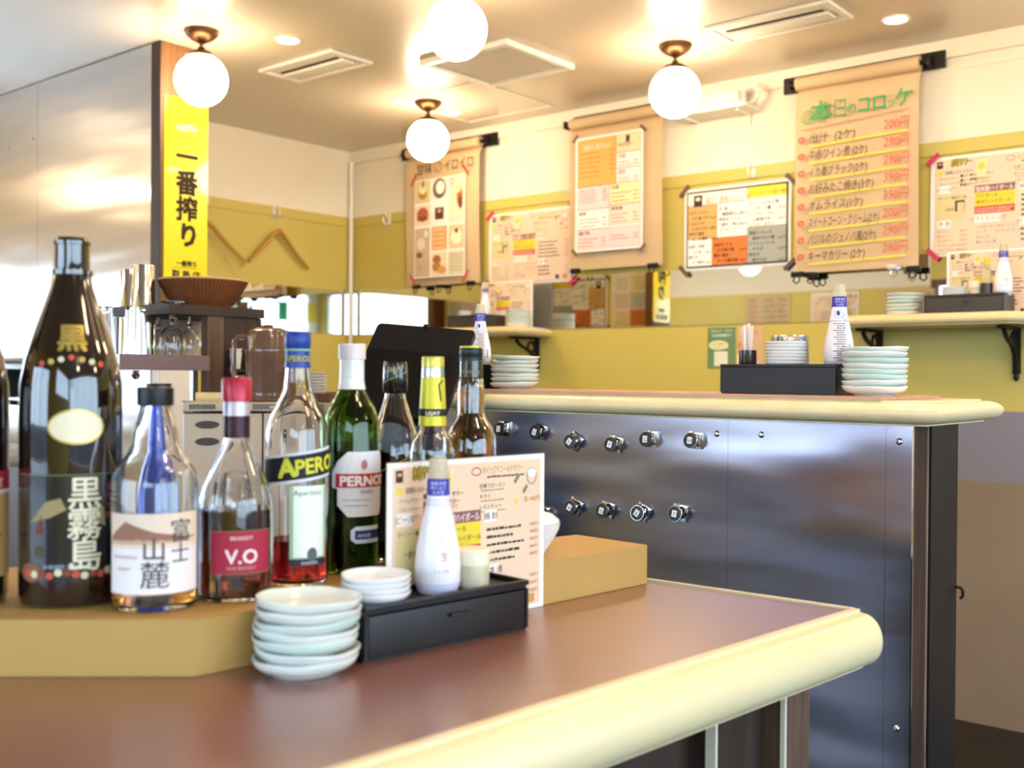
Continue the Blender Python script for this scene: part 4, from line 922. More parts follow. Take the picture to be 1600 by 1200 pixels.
# white lidded bowl on the riser behind the menu card
t = root('lidded_bowl', 'white porcelain lidded bowl behind the menu card', 'bowl', (1.178, .935, ZR))
add('bowl', lathe([(0, 0), (.014, 0), (.015, .003), (.026, .018), (.034, .034), (.0355, .042), (.034, .042), (.024, .02), (0, .006)], 36), M_PORC, t)
add('lid', lathe([(.0345, .0425), (.034, .046), (.024, .054), (.010, .058), (.006, .060), (.008, .065), (.005, .070), (0, .070)], 36), M_PORC, t)

# table menu cards in clear stands
def card(loc, rz, W, H, label, lean=.0):
    t = root('menu_card', label, 'menu', loc, rz); 
    add('card_sheet', bx(0, W, 0, .0015, 0, H), M_PAPERW, t, smooth=0)
    drinks_print(W-.0, H).build('print', t, M=STAND)
    add('clear_sleeve', bx(-.001, W+.001, .0016, .0028, 0, H+.002), M_GLASS, t, smooth=0)
    if lean: t.rotation_euler = (lean, 0, rz)
    return t
card((.858, .899, ZC+.0005), math.radians(-5.6), .262, .202, 'white printed drinks menu card leaning behind the front box', 0)
card((3.835, 1.225, ZS+.0005), RWALL, .30, .225, 'printed drinks menu card standing on the right shelf')
card((3.835, 3.38, ZS+.0005), RWALL, .31, .225, 'printed drinks menu card standing on the middle shelf')

# ================================================================== BOTTLES
def inset(pr, d): return [(max(0.0, r-d), z) for r, z in pr]
def glass_bottle(name, label, xy, z, prof, gm, fill=None, liq=None, turn=0., wallt=.0022):
    t = root(name, label, 'bottle', (xy[0], xy[1], z), face_cam(*xy)+turn)
    outer = [(0, 0.0)]+prof; inner = [(max(0, r-wallt), zz_) for r, zz_ in prof if zz_ > .004]; inner[0] = (inner[0][0], .006)
    pr = outer+[(prof[-1][0]-wallt, prof[-1][1])]+inner[::-1]+[(0, .006)]
    add('glass_body', lathe(pr, 40), gm, t)
    if fill:
        R = interp(prof); zs = [q for r, q in prof if .008 < q < fill]
        lp = [(0, .0068), (max(0, R(.0068)-wallt-.0004), .0068)]+[(R(q)-wallt-.0004, q) for q in zs]+[(R(fill)-wallt-.0004, fill), (0, fill)]
        add('liquid', lathe(lp, 36), liq, t)
    return t, interp(prof)
def band(t, name, R, z0, z1, m, off=.0006, thick=.0006, seg=36, extra=None):
    n = 8; pr = [(R(z0+(z1-z0)*k/n)+off+thick, z0+(z1-z0)*k/n) for k in range(n+1)]
    ir = [(r-thick, q) for r, q in pr][::-1]
    return add(name, lathe(pr+ir, seg, closed=True), m, t)

# 1: tall dark sake bottle
kp = [(.046, 0), (.0505, .003), (.0525, .010), (.0525, .205), (.0515, .235), (.0470, .262), (.0380, .290), (.0285, .318), (.0215, .340), (.0185, .358), (.0180, .372), (.0180, .384)]
def sake(xy, label, turn=0.):
    t = root('sake_bottle', label, 'bottle', (xy[0], xy[1], ZR+.0004), face_cam(*xy)+turn, 'large dark shochu bottles')
    pr = [(0, .002)]+[(.044, 0)]+kp[1:]+[(.0178, .384), (.0145, .3905), (.0, .3905)]
    pr = [(0, .003), (.044, .0)]+kp[1:]+[(.0195, .3845), (.0195, .388), (.0175, .3885), (.0170, .392), (.0140, .392), (.0138, .36), (0, .36)]
    add('glass_body', lathe(pr, 48), M_DARKGL, t)
    band(t, 'neck_ring', lambda z: .0185, .352, .357, M_DARKGL, .001, .002); return t, interp(kp)
t, R = sake((.589, 1.1114), 'tall black shochu bottle with gold oval badge and cream characters')
CR, GO = mat('cream_foil', '#e9dfbd', .35, .1), mat('gold_foil', '#c8a955', .3, .6)
p = Print(); p.rect(-.062, .030, .062, .1395, mat('black_label', '#0e1014', .25, coat=.6), n=20, z=.0003)
p.rect(-.062, .1395, .062, .1402, '#8a8a6a', n=20, z=.0006)
p.poly([(-.042, .090), (-.025, .112), (-.010, .116), (-.004, .104), (-.02, .096)], '#9a8a5a'); p.poly([(.014, .096), (.024, .110), (.034, .104), (.036, .084), (.028, .088)], '#8d7f62')
p.poly([(-.036, .078), (-.030, .1), (-.028, .078)], '#7a2a22'); p.disc(-.032, .060, .006, '#4a4428')
p.vtext('黒霧島', .013, .1385, .036, CR, step=.0325, bold=.012, z=.0012)
p.vtext('本格焼酎', .040, .130, .008, '#a83a44', step=.010, z=.001)
for k in range(12): p.disc(-.046+k*.0085, .034+random.uniform(0, .005), .004, ('#c9503c', '#d9cfa8', '#8a3a2c')[k % 3], z=.0008+k*.00002, n=10)
p.disc(-.042, .038, .013, '#8a5438', .010, z=.0006); p.text('本格焼酎 黒麹仕込み', -.002, .0425, .0055, '#a9b2c4', center=True)
p.build('front_label', t, wrap=(R, .0004))
p = Print(); p.disc(.005, .190, .0285, GO, .0185, z=.0006, n=36); p.disc(.005, .190, .0265, CR, .0165, z=.0010, n=36); p.build('oval_badge', t, wrap=(R, .0004), label='gold oval badge')
p = Print(); p.text('黒', 0, .272, .030, mat('gold_foil', '#c8a955'), center=True, bold=.03, z=.001); 
for k in range(7): p.disc(-.03+k*.01, .2625-.0025*abs(k-3)*.9, .0032, ('#c9503c', '#c8a955', '#d9cfa8')[k % 3], z=.0007, n=10)
p.build('neck_label', t, wrap=(R, .0004))
# 2: left-edge dark bottle
t, R = sake((.500, 1.188), 'dark shochu bottle with kraft label cut off at left edge', .0)
p = Print(); p.rect(-.07, .030, .07, .118, mat('kraft_label', '#c39a5c', .6), n=20); p.rect(-.07, .118, .07, .122, '#e8dccc', n=20, z=.0006); p.rect(-.07, .122, .07, .142, '#b5202e', n=20, z=.0006)
p.text('蔵元限定', .052, .126, .011, '#f2dcd4', right=True, z=.001); p.line(.02, .10, .045, .108, .002, '#4a3420'); p.line(.03, .07, .05, .074, .002, '#4a3420'); p.vtext('赤霧', .036, .10, .022, '#4a3420', z=.001)
p.build('front_label', t, wrap=(R, .0004))
p = Print(); p.poly([(-.03, .29), (.03, .29), (.034, .262), (.022, .244), (0, .236), (-.022, .244), (-.034, .262)], mat('kraft_label', '#c39a5c')); p.build('neck_label', t, wrap=(R, .0005))

# 3: mountain whisky
fp = [(.040, 0), (.0440, .003), (.0450, .010), (.0450, .128), (.0430, .140), (.0370, .150), (.0290, .160), (.0240, .172), (.0225, .184), (.0190, .196), (.0165, .206), (.0155, .212)]
WHI = mat('whisky_amber', (.85, .42, .10), 0, trans=1, ior=1.34)
t, R = glass_bottle('whisky_bottle', 'clear whisky bottle with white mountain label and black cap', (.6356, 1.0225), ZR+.0004, fp, M_GLASS, .042, WHI)
add('cap', lathe([(0, .2122), (.0185, .2122), (.0188, .214), (.0188, .231), (.0178, .232), (0, .232)], 32), M_BLKPL, t)
p = Print(); LW = mat('pale_label', '#efe6e4', .5)
p.rect(-.053, .019, .053, .102, LW, n=24); p.rect(-.053, .066, .053, .102, mat('peach_label', '#e8d2bc', .5), n=24, z=.0005)
p.poly([(-.050, .078), (-.030, .094), (-.020, .090), (.0, .083), (.03, .078), (.05, .076), (.03, .074), (-.05, .074)], '#9a6a54', z=.0008)
p.poly([(-.050, .074), (-.01, .076), (.05, .072), (-.05, .070)], '#c9a78c', z=.0009)
K2 = '#4a4448'
p.text('富', .026, .074, .026, K2, center=True, z=.0012); p.text('士', .026, .052, .023, K2, center=True, z=.0012); p.text('山', -.002, .056, .025, K2, center=True, z=.0012, bold=.006); p.text('麓', .0, .028, .030, K2, center=True, z=.0012)
p.text('FUJI-SANROKU', -.032, .056, .0045, '#8a7a74', center=True, z=.001); p.text('WHISKY', -.032, .044, .0042, '#8a7a74', center=True, z=.001)
p.build('front_label', t, wrap=(R, .0004))
# 4: brandy
vp = [(.036, 0), (.0400, .003), (.0410, .010), (.0410, .098), (.0400, .108), (.0360, .122), (.0290, .138), (.0220, .154), (.0165, .166), (.0138, .176), (.0130, .200), (.0130, .216)]
BRN = mat('brandy', (.12, .02, .008), 0, trans=1, ior=1.34)
t, R = glass_bottle('brandy_bottle', 'brandy bottle with red cap, dark neck foil and square red label', (.7191, .9947), ZR+.0004, vp, M_GLASS, .098, BRN)
add('cap', lathe([(0, .2162), (.0165, .2162), (.0165, .240), (.0150, .2425), (0, .2425)], 32), mat('red_foil', '#b02a40', .3, .3), t)
band(t, 'neck_foil', lambda z: .0134, .176, .200, mat('maroon_foil', '#3c1420', .3, .2)); band(t, 'silver_ring', lambda z: .0134, .2005, .216, mat('pale_foil', '#cfc4cc', .3, .4))
p = Print(); p.rect(-.028, .031, .040, .078, '#8c7048', n=16); p.rect(-.027, .032, .039, .077, '#a51f3c', n=16, z=.0006)
p.text('V.O', .006, .043, .021, '#f0dcd8', center=True, bold=.02, z=.001); p.text('BRANDY', .006, .068, .006, '#ecd8c8', center=True, z=.001); p.text('FINE BRANDY', .006, .036, .005, '#d8a8a8', center=True, z=.001)
p.build('front_label', t, wrap=(R, .0004))
p = Print(); p.ring(0, .128, .014, .0012, M_GLASS); p.build('embossed_seal', t, wrap=(R, .0004))
# 5: orange aperitif
ap = [(.033, 0), (.0365, .003), (.0375, .010), (.0375, .168), (.0365, .182), (.0320, .198), (.0255, .208), (.0245, .212), (.0200, .220), (.0165, .230), (.0150, .245), (.0135, .265), (.0130, .276)]
APL = mat('red_aperitif', (.80, .04, .03), 0, trans=1, ior=1.34)
t, R = glass_bottle('aperitif_bottle', 'clear bottle with blue cap, black slanted label and red aperitif', (.8197, 1.014), ZR+.0004, ap, M_GLASS, .052, APL)
CAPB = mat('blue_cap', '#1d3f9c', .35)
add('cap', lathe([(0, .2765), (.0150, .2765), (.0150, .279), (.0155, .280), (.0155, .2955), (.0145, .2970), (0, .2970)], 32), CAPB, t)
band(t, 'neck_seal', R, .254, .276, CAPB); p = Print(); p.text('APEROL', 0, .262, .009, '#b8b84a', center=True, bold=.03); p.rect(-.045, .2745, .045, .2765, '#9ec48c', n=20); p.build('seal_lettering', t, wrap=(lambda z: .0142, .0008))
p = Print(); s_ = .13
def sl(x, y): return y+x*s_
n = 20
for k in range(n):
    a, b = -.05+.1*k/n, -.05+.1*(k+1)/n
    p.poly([(a, sl(a, .121)), (b, sl(b, .121)), (b, sl(b, .156)), (a, sl(a, .156))], '#dfe0e4', z=.0003)
    p.poly([(a, sl(a, .1245)), (b, sl(b, .1245)), (b, sl(b, .1525)), (a, sl(a, .1525))], '#171a26', z=.0006)
p.text('A', -.021, .1265, .030, '#d9d838', bold=.035, z=.0011, rot=.12, slant=.08).text('PEROL', -.0025, .1295, .0245, '#d9d838', bold=.035, z=.0011, rot=.12, slant=.08, width=.066)
p.rect(-.008, .024, .038, .117, '#a9c8a4', n=10, z=.0004); p.rect(-.004, .034, .034, .117, '#eef4ea', n=10, z=.0008); p.rect(-.008, .024, .038, .032, '#2c3040', n=8, z=.0009); p.text('Aperitivo', .013, .106, .009, '#5a8a6a', center=True, z=.0012); p.text('BARBIERI', .015, .0255, .005, '#d8dce4', center=True, z=.0012); p.disc(.018, .037, .006, '#5c6668', .008, z=.0012)
p.build('front_label', t, wrap=(R, .0004))
# 6: green anise bottle
pp = [(.032, 0), (.0348, .003), (.0355, .010), (.0355, .172), (.0340, .190), (.0290, .206), (.0220, .219), (.0165, .228), (.0145, .238), (.0142, .280)]
PXY = (.909, 1.018)
GRL = mat('green_spirit', (.10, .17, .03), 0, trans=1, ior=1.34)
t, R = glass_bottle('anise_bottle', 'green glass bottle with white octagonal label and white neck', PXY, ZR+.0004, pp, M_GLASSG, .165, GRL)
band(t, 'neck_foil', R, .2285, .266, M_PORC); add('cap', lathe([(0, .2662), (.0172, .2662), (.0172, .284), (.0160, .2855), (0, .2855)], 32), mat('pinkish_white_cap', '#e6dada', .35), t)
p = Print()
oc = [(-.017, .086), (-.004, .072), (.044, .072), (.056, .086), (.056, .106), (.060, .108), (.060, .126), (.056, .128), (.056, .138), (.044, .152), (-.004, .152), (-.017, .140), (-.017, .128), (-.024, .126), (-.024, .108), (-.017, .106)]
p.poly(oc, '#e9e6e8', z=.0006); p.rect(-.019, .108, .056, .125, '#c02634', z=.0012, n=8); p.text('PERNOD', -.014, .1105, .0165, '#f4ece8', z=.0016, bold=.05, width=.068)
p.text('PARIS', .020, .100, .007, '#3a4474', z=.0014, center=True); p.dashes(-.01, .092, .026, '#9aa0a8', .0015, z=.0012); p.dashes(-.008, .085, .022, '#9aa0a8', .0015, z=.0012); p.disc(.016, .136, .004, '#b07a80', .006, z=.0012)
p.poly([(.0, .044), (.006, .039), (.04, .039), (.04, .060), (.006, .060), (.0, .055)], '#d9dce8'); p.rect(.005, .044, .039, .055, '#28346c', z=.0011, n=4); p.text('ANISE', .008, .0465, .0065, '#dfe4f4', z=.0015)
p.build('front_label', t, wrap=(R, .0006))
# 7: round shouldered whisky
wp = [(.032, 0), (.0348, .003), (.0355, .010), (.0355, .120), (.0350, .140), (.0320, .160), (.0260, .180), (.0195, .200), (.0150, .215), (.0135, .224), (.0130, .232)]
WXY = (1.0, 1.034)
t, R = glass_bottle('whisky_bottle', 'clear pear shouldered whisky bottle with black wrapped neck', WXY, ZR+.0004, wp, M_GLASS, .145, BRN)
add('neck_wrap', lathe([(.0138, .222), (.0165, .226), (.0168, .245), (.0158, .262), (.0150, .2645), (0, .2645), (0, .233), (.0138, .233)], 32), mat('black_foil', '#15110f', .2, coat=.8), t)
p = Print(); p.text('Whisky', 0, .246, .009, '#c9bf8c', center=True, rot=.4, slant=.3); p.line(-.018, .236, .018, .252, .0008, '#c9bf8c'); p.build('neck_lettering', t, wrap=(lambda z: .0170, .0004))
p = Print(); p.rect(-.04, .03, .04, .105, '#1c1512', n=14); p.line(-.03, .115, .04, .15, .002, '#b08a3c', z=.001); p.build('front_label', t, wrap=(R, .0005))
# 8: yellow necked liqueur
yp = [(.025, 0), (.0275, .003), (.0285, .010), (.0285, .135), (.0280, .150), (.0255, .164), (.0205, .172), (.0165, .178), (.0155, .205), (.0135, .245), (.0130, .256)]
YXY = (.967, .9325)
t, R = glass_bottle('liqueur_bottle', 'small liqueur bottle with long yellow neck wrap and cap', YXY, ZR+.0004, yp, M_GLASS, .15, mat('dark_liqueur', (.10, .04, .03), 0, trans=1))
YE_ = mat('yellow_foil', '#d6cc36', .35, .2); band(t, 'neck_wrap', R, .184, .244, YE_); add('cap', lathe([(0, .2565), (.0142, .2565), (.0142, .268), (.0135, .270), (0, .270)], 32), mat('yellow_cap_metal', '#cfc35e', .35, .5), t)
band(t, 'silver_ring', R, .2445, .256, M_STEELP)
p = Print(); p.rect(-.05, .196, .05, .205, '#17130f', n=24); p.text('LEJAY', 0, .1975, .0065, '#e8e0c0', center=True, bold=.03, z=.0008); p.line(.010, .215, .007, .235, .0015, '#17130f'); p.line(.007, .235, .012, .241, .0015, '#17130f'); p.build('neck_lettering', t, wrap=(R, .0014))
# 9: amber bourbon
bp_ = [(.030, 0), (.0335, .003), (.0345, .010), (.0345, .145), (.0335, .165), (.0280, .180), (.0205, .190), (.0180, .198), (.0185, .225), (.0165, .240), (.0140, .250), (.0135, .258)]
BXY = (1.057, .9495)
t, R = glass_bottle('bourbon_bottle', 'amber spirit bottle with black cap topped by gold disc', BXY, ZR+.0004, bp_, M_GLASS, .232, mat('amber_spirit', (.85, .32, .04), 0, trans=1, ior=1.34))
band(t, 'neck_wrap', lambda z: .0142, .2425, .266, mat('black_foil', '#15110f')); add('cap', lathe([(0, .2665), (.0158, .2665), (.0152, .272), (.0160, .274), (.0155, .281), (.0150, .283), (0, .283)], 32), M_BLKPL, t)
add('cap_disc', cyl(.0150, .2832, .2855, 28), YE_, t)
p = Print(); p.text('Kentucky', 0, .250, .006, '#b8b04a', center=True); p.build('neck_lettering', t, wrap=(lambda z: .0145, .001))
# 10: blue bottle and tumblers behind
t, R = glass_bottle('gin_bottle', 'slim blue glass bottle behind the mountain whisky', (.738, 1.180), ZR+.0004, [(.024, 0), (.028, .004), (.028, .10), (.022, .125), (.016, .15), (.0145, .20), (.013, .212)], M_GLASSBL, None, None)
add('cap', lathe([(0, .2122), (.015, .2122), (.015, .234), (0, .234)], 24), M_BLKPL, t)
def tumbler(xy, z, label, r=.034, h=.13, group=None, flip=False):
    t = root('glass_tumbler', label, 'glass', (xy[0], xy[1], z), 0, group)
    pr = [(0, 0), (r*.78, 0), (r*.8, .002), (r, h), (r-.0018, h), (r*.78-.0016, .008), (0, .008)]
    if flip: pr = [(a, h-b) for a, b in pr][::-1]
    bm = lathe(pr, 28)
    for v in bm.verts:      # gentle facets
        q = math.hypot(v.co.x, v.co.y)
        if q > .005: s = 1+.012*math.cos(14*math.atan2(v.co.y, v.co.x)); v.co.x *= s; v.co.y *= s
    add('glass', bm, M_GLASS, t); return t
tumbler((.740, 1.098), ZR+.0004, 'clear tumbler between the mountain whisky and brandy bottles', .031, .128)
tumbler((.800, 1.120), ZR+.0004, 'clear tumbler behind the brandy and aperitif bottles', .027, .115)

# ================================================================== KITCHEN BACKGROUND
# glass shelf with wood cabinet
cb = root('wood_cabinet', 'dark brown wooden cabinet carrying the rattan basket', 'cabinet', (1.60, 2.52, 0))
def lk(bm, o=(1.60, 2.52, 0)): bm.transform(Matrix.Translation((-o[0], -o[1], -o[2]))); return bm
add('side_panel', lk(bx(1.775, 1.905, 2.52, 2.575, 0, 1.357)), M_WOODD, cb, smooth=0)
add('upright', lk(bx(1.722, 1.774, 2.515, 2.545, 0, 1.357)), M_WOODB, cb, smooth=0)
add('top_board', lk(bx(1.60, 1.908, 2.51, 2.82, 1.358, 1.384)), M_WOODD, cb, smooth=0)
add('back_board', lk(bx(1.62, 1.90, 2.805, 2.82, 1.25, 1.357)), mat('grey_tile', '#c2b8b4', .4), cb, smooth=0)
t = root('steel_shelf', 'steel kitchen shelf holding upturned glasses', 'shelf', (1.46, 2.52, 1.205))
add('shelf_board', lk(bx(1.30, 1.774, 2.546, 2.80, 1.236, 1.248), (1.46, 2.52, 1.205)), M_STEELP, t, smooth=0)
MAUV = mat('mauve_steel', '#8a767c', .4, .5)
add('front_rail', lk(prism([(1.455, 2.505), (1.7215, 2.505), (1.7215, 2.5215), (1.455, 2.5215)], 1.207, 1.248), (1.46, 2.52, 1.205)), MAUV, t, smooth=0)
add('end_rail', lk(prism([(1.30, 2.56), (1.4545, 2.505), (1.4545, 2.5215), (1.30, 2.578)], 1.222, 1.246), (1.46, 2.52, 1.205)), M_STEELP, t, smooth=0)
add('leg', lk(bx(1.700, 1.716, 2.55, 2.566, 0, 1.236), (1.46, 2.52, 1.205)), M_STEELP, t, smooth=0)
add('hook_knob', lk(lathe([(0, 1.182), (.007, 1.184), (.012, 1.192), (.008, 1.199), (.010, 1.206), (0, 1.206)], 16, cx=1.515, cy=2.53), (1.46, 2.52, 1.205)), M_CHROME, t)
ZK = 1.2484
def wineglass(xy, z, label, s=1.):
    t = root('wine_glass', label, 'glass', (xy[0], xy[1], z), 0, 'upturned stemmed glasses on the steel shelf')
    pr = [(.030*s, 0), (.034*s, .02*s), (.033*s, .045*s), (.022*s, .068*s), (.006*s, .078*s), (.004*s, .085*s), (.008*s, .098*s), (.004*s, .110*s), (.004*s, .128*s), (.010*s, .134*s), (.031*s, .140*s), (.031*s, .142*s), (0, .142*s), (0, .082*s), (.005*s, .076*s), (.020*s, .066*s), (.0315*s, .045*s), (.0325*s, .02*s), (.0288*s, 0)]
    add('bowl_and_stem', lathe(pr, 28, closed=True), M_GLASS, t)
wineglass((1.666, 2.600), ZK, 'upturned wine glass, largest, centre of the steel shelf', 1.04); wineglass((1.765, 2.735), ZK, 'upturned wine glass standing at the rear beside the grey tile', .90)
wineglass((1.70, 2.72), ZK, 'upturned wine glass behind the largest one', .92); wineglass((1.738, 2.625), ZK, 'upturned wine glass nearest the wooden upright', .94)
tumbler((1.478, 2.63), ZK, 'upturned clear tumbler at left front of the steel shelf', .033, .125, 'upturned tumblers on the steel shelf', True)
tumbler((1.556, 2.60), ZK, 'upturned clear tumbler in front of the steel cups', .032, .125, 'upturned tumblers on the steel shelf', True)
tumbler((1.545, 2.74), ZK, 'upturned clear tumbler at the back of the shelf', .028, .11, 'upturned tumblers on the steel shelf', True)
def cupstack(xy, label, r, h):
    t = root('steel_cup_stack', label, 'cup', (xy[0], xy[1], ZK), 0, 'tall upturned steel cups')
    add('cup', lathe([(r, 0), (r, .004), (r*.86, h-.002), (r*.84, h), (0, h), (0, h-.003), (r*.80, h-.003), (r*.96, .002)], 32, closed=True), M_CHROME, t)
cupstack((1.635, 2.766), 'tall upturned steel cup at left of the pair', .027, .242); cupstack((1.622, 2.668), 'tall upturned steel cup nearest the post', .032, .248)
cupstack((1.445, 2.735), 'short upturned steel cup behind the left tumbler', .030, .140)
# rattan basket
t = root('rattan_basket', 'brown woven rattan bowl on top of the cabinet', 'basket', (1.786, 2.632, 1.3845))
pr = [(0, 0), (.068, 0), (.078, .008)]
for k in range(13):
    q = .008+.066*k/12; r = .078+.040*(k/12)**.8; pr += [(r+.0022, q+.0014), (r, q+.0040)]
pr += [(.121, .079), (.1165, .079), (.074, .012), (0, .006)]
add('woven_bowl', lathe(pr, 56), M_RATTAN, t)
add('rim', tube([(.1195*math.cos(a), .1195*math.sin(a), .078) for a in [2*PI*i/48 for i in range(48)]], .0036, 8, closed=True), mat('rattan_rim', '#d3a673', .5), t)
bm = B()
for k in range(72):
    a = 2*PI*k/72; tube([(.081*math.cos(a), .081*math.sin(a), .008), (.100*math.cos(a), .100*math.sin(a), .032), (.1245*math.cos(a), .1245*math.sin(a), .076)], .0013, 4, bm)
add('weave_ribs', bm, mat('rattan_dark', '#6e4022', .55), t, kind='stuff')
# beige appliance with recessed grips, pitcher on it
mc = root('drinks_machine', 'beige enamel appliance with recessed black grips behind the bottles', 'appliance', (1.519, 2.317, 0), -.56)
add('body', bx(0, .19, 0, .16, 0, 1.100, bev=.004), M_BEIGE, mc)
add('top_cover', bx(-.003, .326, -.010, .165, 1.106, 1.128, bev=.003), M_BEIGE, mc)
add('side_cabinet', bx(.193, .32, -.004, .16, 0, 1.100, bev=.003), M_BEIGE, mc)
for z in (1.072, 1.030):
    bm = lathe([(0, 0), (.029, 0), (.029, .0012), (0, .0012)], 28); bm.transform(Matrix.Translation((.056, -.0005, z)) @ Matrix.Rotation(PI/2, 4, 'X') @ Matrix.Scale(.34, 4, (0, 1, 0))); add('grip_recess', bm, mat('dark_grip', '#4a3f3e', .5), mc)
p = Print(); p.rect(.012, 1.111, .075, 1.123, '#6c625c'); p.text('ICE SERVER', .015, 1.1135, .0055, '#a89c90', z=.0008); p.rect(.165, 1.110, .225, 1.124, '#7a706c', z=.0006); p.rect(.207, 1.113, .219, 1.119, '#cfc6b8', z=.0009); p.build('badge', mc, M=Matrix.Translation((0, -.0102, 0)) @ STAND)
p = Print(); p.rect(.203, 1.02, .235, 1.092, '#b3a28c'); p.rect(.239, 1.02, .270, 1.092, '#b3a28c'); p.rect(.209, 1.028, .227, 1.058, '#33261f', z=.001); p.disc(.218, 1.050, .0035, '#e8d48a', z=.0014); p.text('氷', .218, 1.032, .009, '#e8d8b8', center=True, z=.0014); p.build('button_panel', mc, M=Matrix.Translation((0, -.0045, 0)) @ STAND)
ft = root('folded_towel', 'rolled cream towel lying on the beige appliance', 'towel', (1.553, 2.318, 1.1285), -.56)
add('roll', tube([(0, 0, .012), (.10, .0, .012)], .012, 16), mat('cream_cloth', '#d7c491', .8), ft); add('flap', bx(-.004, .104, -.014, .02, 0, .002), mat('cream_cloth', '#d7c491', .8), ft)
pc = root('water_pitcher', 'smoky brown plastic water pitcher with handle and lid', 'pitcher', (1.732, 2.262, 1.1285), face_cam(1.732, 2.262))
add('body', lathe([(0, 0), (.049, 0), (.053, .003), (.0555, .02), (.0545, .025), (.0565, .03), (.0575, .125), (.0590, .130), (.0575, .135), (.0575, .165), (.052, .182), (.035, .190), (0, .191), (0, .188), (.034, .187), (.0495, .180), (.0540, .165), (.0535, .03), (.0515, .006), (0, .006)], 40), M_PITCH, pc)
add('handle', tube([(-.053, 0, .165), (-.075, 0, .165), (-.085, 0, .155), (-.087, 0, .12), (-.087, 0, .075), (-.083, 0, .062), (-.070, 0, .058), (-.053, 0, .060)], .0075, 10), M_PITCH, pc)
add('lid_knob', lathe([(0, .190), (.012, .190), (.013, .197), (0, .199)], 20), mat('maroon_knob', '#6a2028', .4), pc)
add('water', lathe([(0, .0065), (.051, .0065), (.0532, .03), (.0532, .12), (0, .12)], 32), mat('tea', (.35, .20, .12), 0, trans=.9, ior=1.33), pc)
# cups beside the pitcher
t = root('paper_cup', 'white paper cup with napkins in front of the cabinet', 'cup', (1.80, 2.495, 1.213)); add('cup', lathe([(0, 0), (.012, 0), (.017, .045), (.0155, .045), (.011, .002), (0, .002)], 20), M_PORC, t); add('napkin', lathe([(0, .04), (.012, .04), (.018, .056), (.008, .050), (0, .058)], 7), M_PORC, t)
t = root('cup_ledge', 'dark wooden ledge carrying the paper cup on the cabinet front', 'shelf', (1.775, 2.47, 1.205)); add('board', bx(0, .14, 0, .045, 0, .0075), M_WOODD, t, smooth=0)
t = root('yellow_tin', 'small yellow tin behind the pitcher handle', 'tin', (1.86, 2.493, 1.213)); add('tin', lathe([(0, 0), (.018, 0), (.018, .045), (0, .045)], 20), mat('yellow_tin', '#cdbf55', .4), t); add('lid', lathe([(0, .0455), (.019, .0455), (.019, .053), (0, .053)], 20), M_WHITE, t)
# grey cabinet with tray and stacked white lids at its right
t = root('grey_cabinet', 'plain grey cabinet behind the aperitif and anise bottles', 'cabinet', (1.96, 2.26, 0)); add('body', bx(-.04, .26, 0, .35, 0, 1.120, bev=.004), mat('grey_enamel', '#a9a3a6', .4, .3), t); add('door', bx(-.03, .25, -.006, -.001, .1, 1.10, bev=.002), mat('grey_enamel', '#a9a3a6'), t)
t = root('wooden_tray', 'brown wooden tray on the grey cabinet', 'tray', (2.09, 2.40, 1.1205))
bm = prism([(-.12, -.10), (.13, -.10), (.13, .10), (-.12, .10)], 0, .006); add('base', bm, M_WOODP, t, smooth=0)
bm = B(); [box(bm, *a, .006, .026) for a in ((-.12, .13, -.10, -.092), (-.12, .13, .092, .10), (-.12, -.112, -.092, .092), (.122, .13, -.092, .092))]; add('rim', bm, M_WOODP, t, smooth=0)
for k in range(9):
    o = add('saucer', lathe([(0, 0), (.02, 0), (.034, .006), (.035, .008), (.02, .003), (0, .003)], 28), M_PORC, None, loc=(2.015, 2.41, 1.1272+k*.0088)); tag(o, 'small white dish, %s of the kitchen tray stack' % ORD[8-k], 'plate', 'white dishes stacked on the wooden tray')
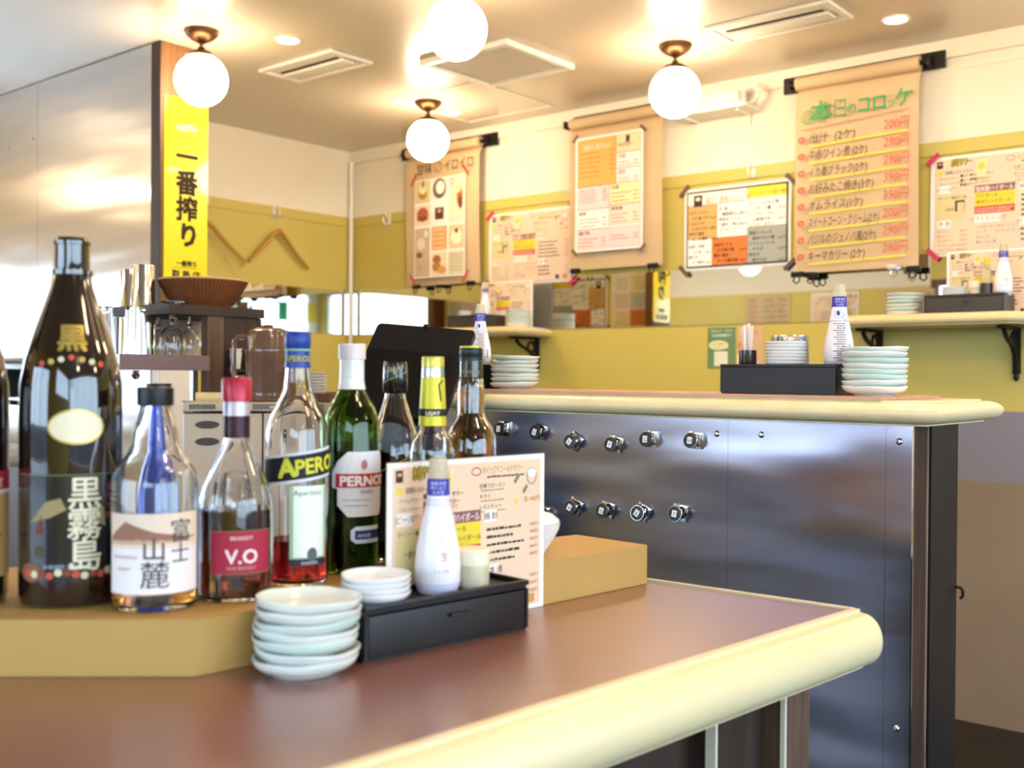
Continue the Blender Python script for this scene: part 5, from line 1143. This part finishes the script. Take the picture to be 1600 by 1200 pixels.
# tablet
tb = root('register_tablet', 'black tablet register seen from behind on its stand', 'tablet', (1.584, 1.623, 0), -1.208)
def tm(bm): bm.transform(Matrix.Translation((0, -.05, 1.105)) @ Matrix.Rotation(.08, 4, 'Y') @ Matrix.Rotation(-.66, 4, 'X')); return bm
bm = prism(round_rect(.232, .25, .010), -.006, .006); bm.transform(Matrix.Translation((-.116, 0, 0)) @ STAND); add('shell', tm(bm), M_BLKPL, tb)
bm = prism(round_rect(.20, .17, .004), 0, .012); bm.transform(Matrix.Translation((-.108, -.0065, 0)) @ STAND); add('back_case', tm(bm), mat('deep_black_plastic', '#08080a', .3), tb)
add('button', tm(bx(-.006, .006, -.010, .004, .244, .254, bev=.001)), M_BLKPL, tb)
add('stand', bx(-.06, .06, -.03, .05, .962, 1.12, bev=.006), M_BLKPL, tb)
st = root('register_stand', 'dark box pedestal under the tablet register', 'stand', (1.572, 1.635, 0), -1.208); add('pedestal', bx(-.11, .11, -.10, .075, 0, .96, bev=.004), M_BLACK, st)
# far kitchen shelf, hose, work counter
t = root('steel_shelf', 'long steel shelf fixed to the steel wall at far left', 'shelf', (2.16, 3.95, 1.235))
add('board', bx(-.40, 0, 0, 1.5, 0, .022, bev=.002), M_STEELP, t); add('under_rail', bx(-.39, -.36, .02, 1.48, -.022, -.001), M_IRON, t)
for y in (.35, 1.2): add('bracket', bx(-.36, -.01, y, y+.02, -.14, -.023), M_IRON, t, smooth=0)
t = root('shelf_post', 'short dark post standing on the far steel shelf', 'post', (1.80, 4.0, 1.2575)); add('upright', bx(-.025, .015, -.01, .02, 0, .105), mat('dark_mauve', '#5a4c54', .4), t, smooth=0); add('cap', bx(-.027, .017, -.012, .022, .105, .108), M_IRON, t, smooth=0)
t = root('work_counter', 'stainless kitchen work counter behind the bottles', 'counter', (.3, 2.75, 0)); add('top', bx(0, 1.22, 0, .62, .955, .985, bev=.004), M_STEELP, t); add('body', bx(.02, 1.2, .02, .6, 0, .954), M_STEELP, t, smooth=0)
t = root('black_hose', 'black rubber hose arching beside the beige appliance', 'hose', (1.40, 2.80, .985)); add('hose', tube(bez((-.10, .02, .135), (.0, .0, .14), (.055, -.01, .08), (.06, -.01, .0), 14), .007, 10), M_BLKPL, t); add('collar', cyl(.011, 0, .012, 16, cx=.06, cy=-.01), M_CHROME, t)

for L in LABELS:
    n = len(L.split())
    if not 4 <= n <= 16: print('LABEL LENGTH', n, L)
seen = {}
for L in LABELS:
    seen[L] = seen.get(L, 0)+1
for k, v in seen.items():
    if v > 1: print('DUP LABEL', v, k)
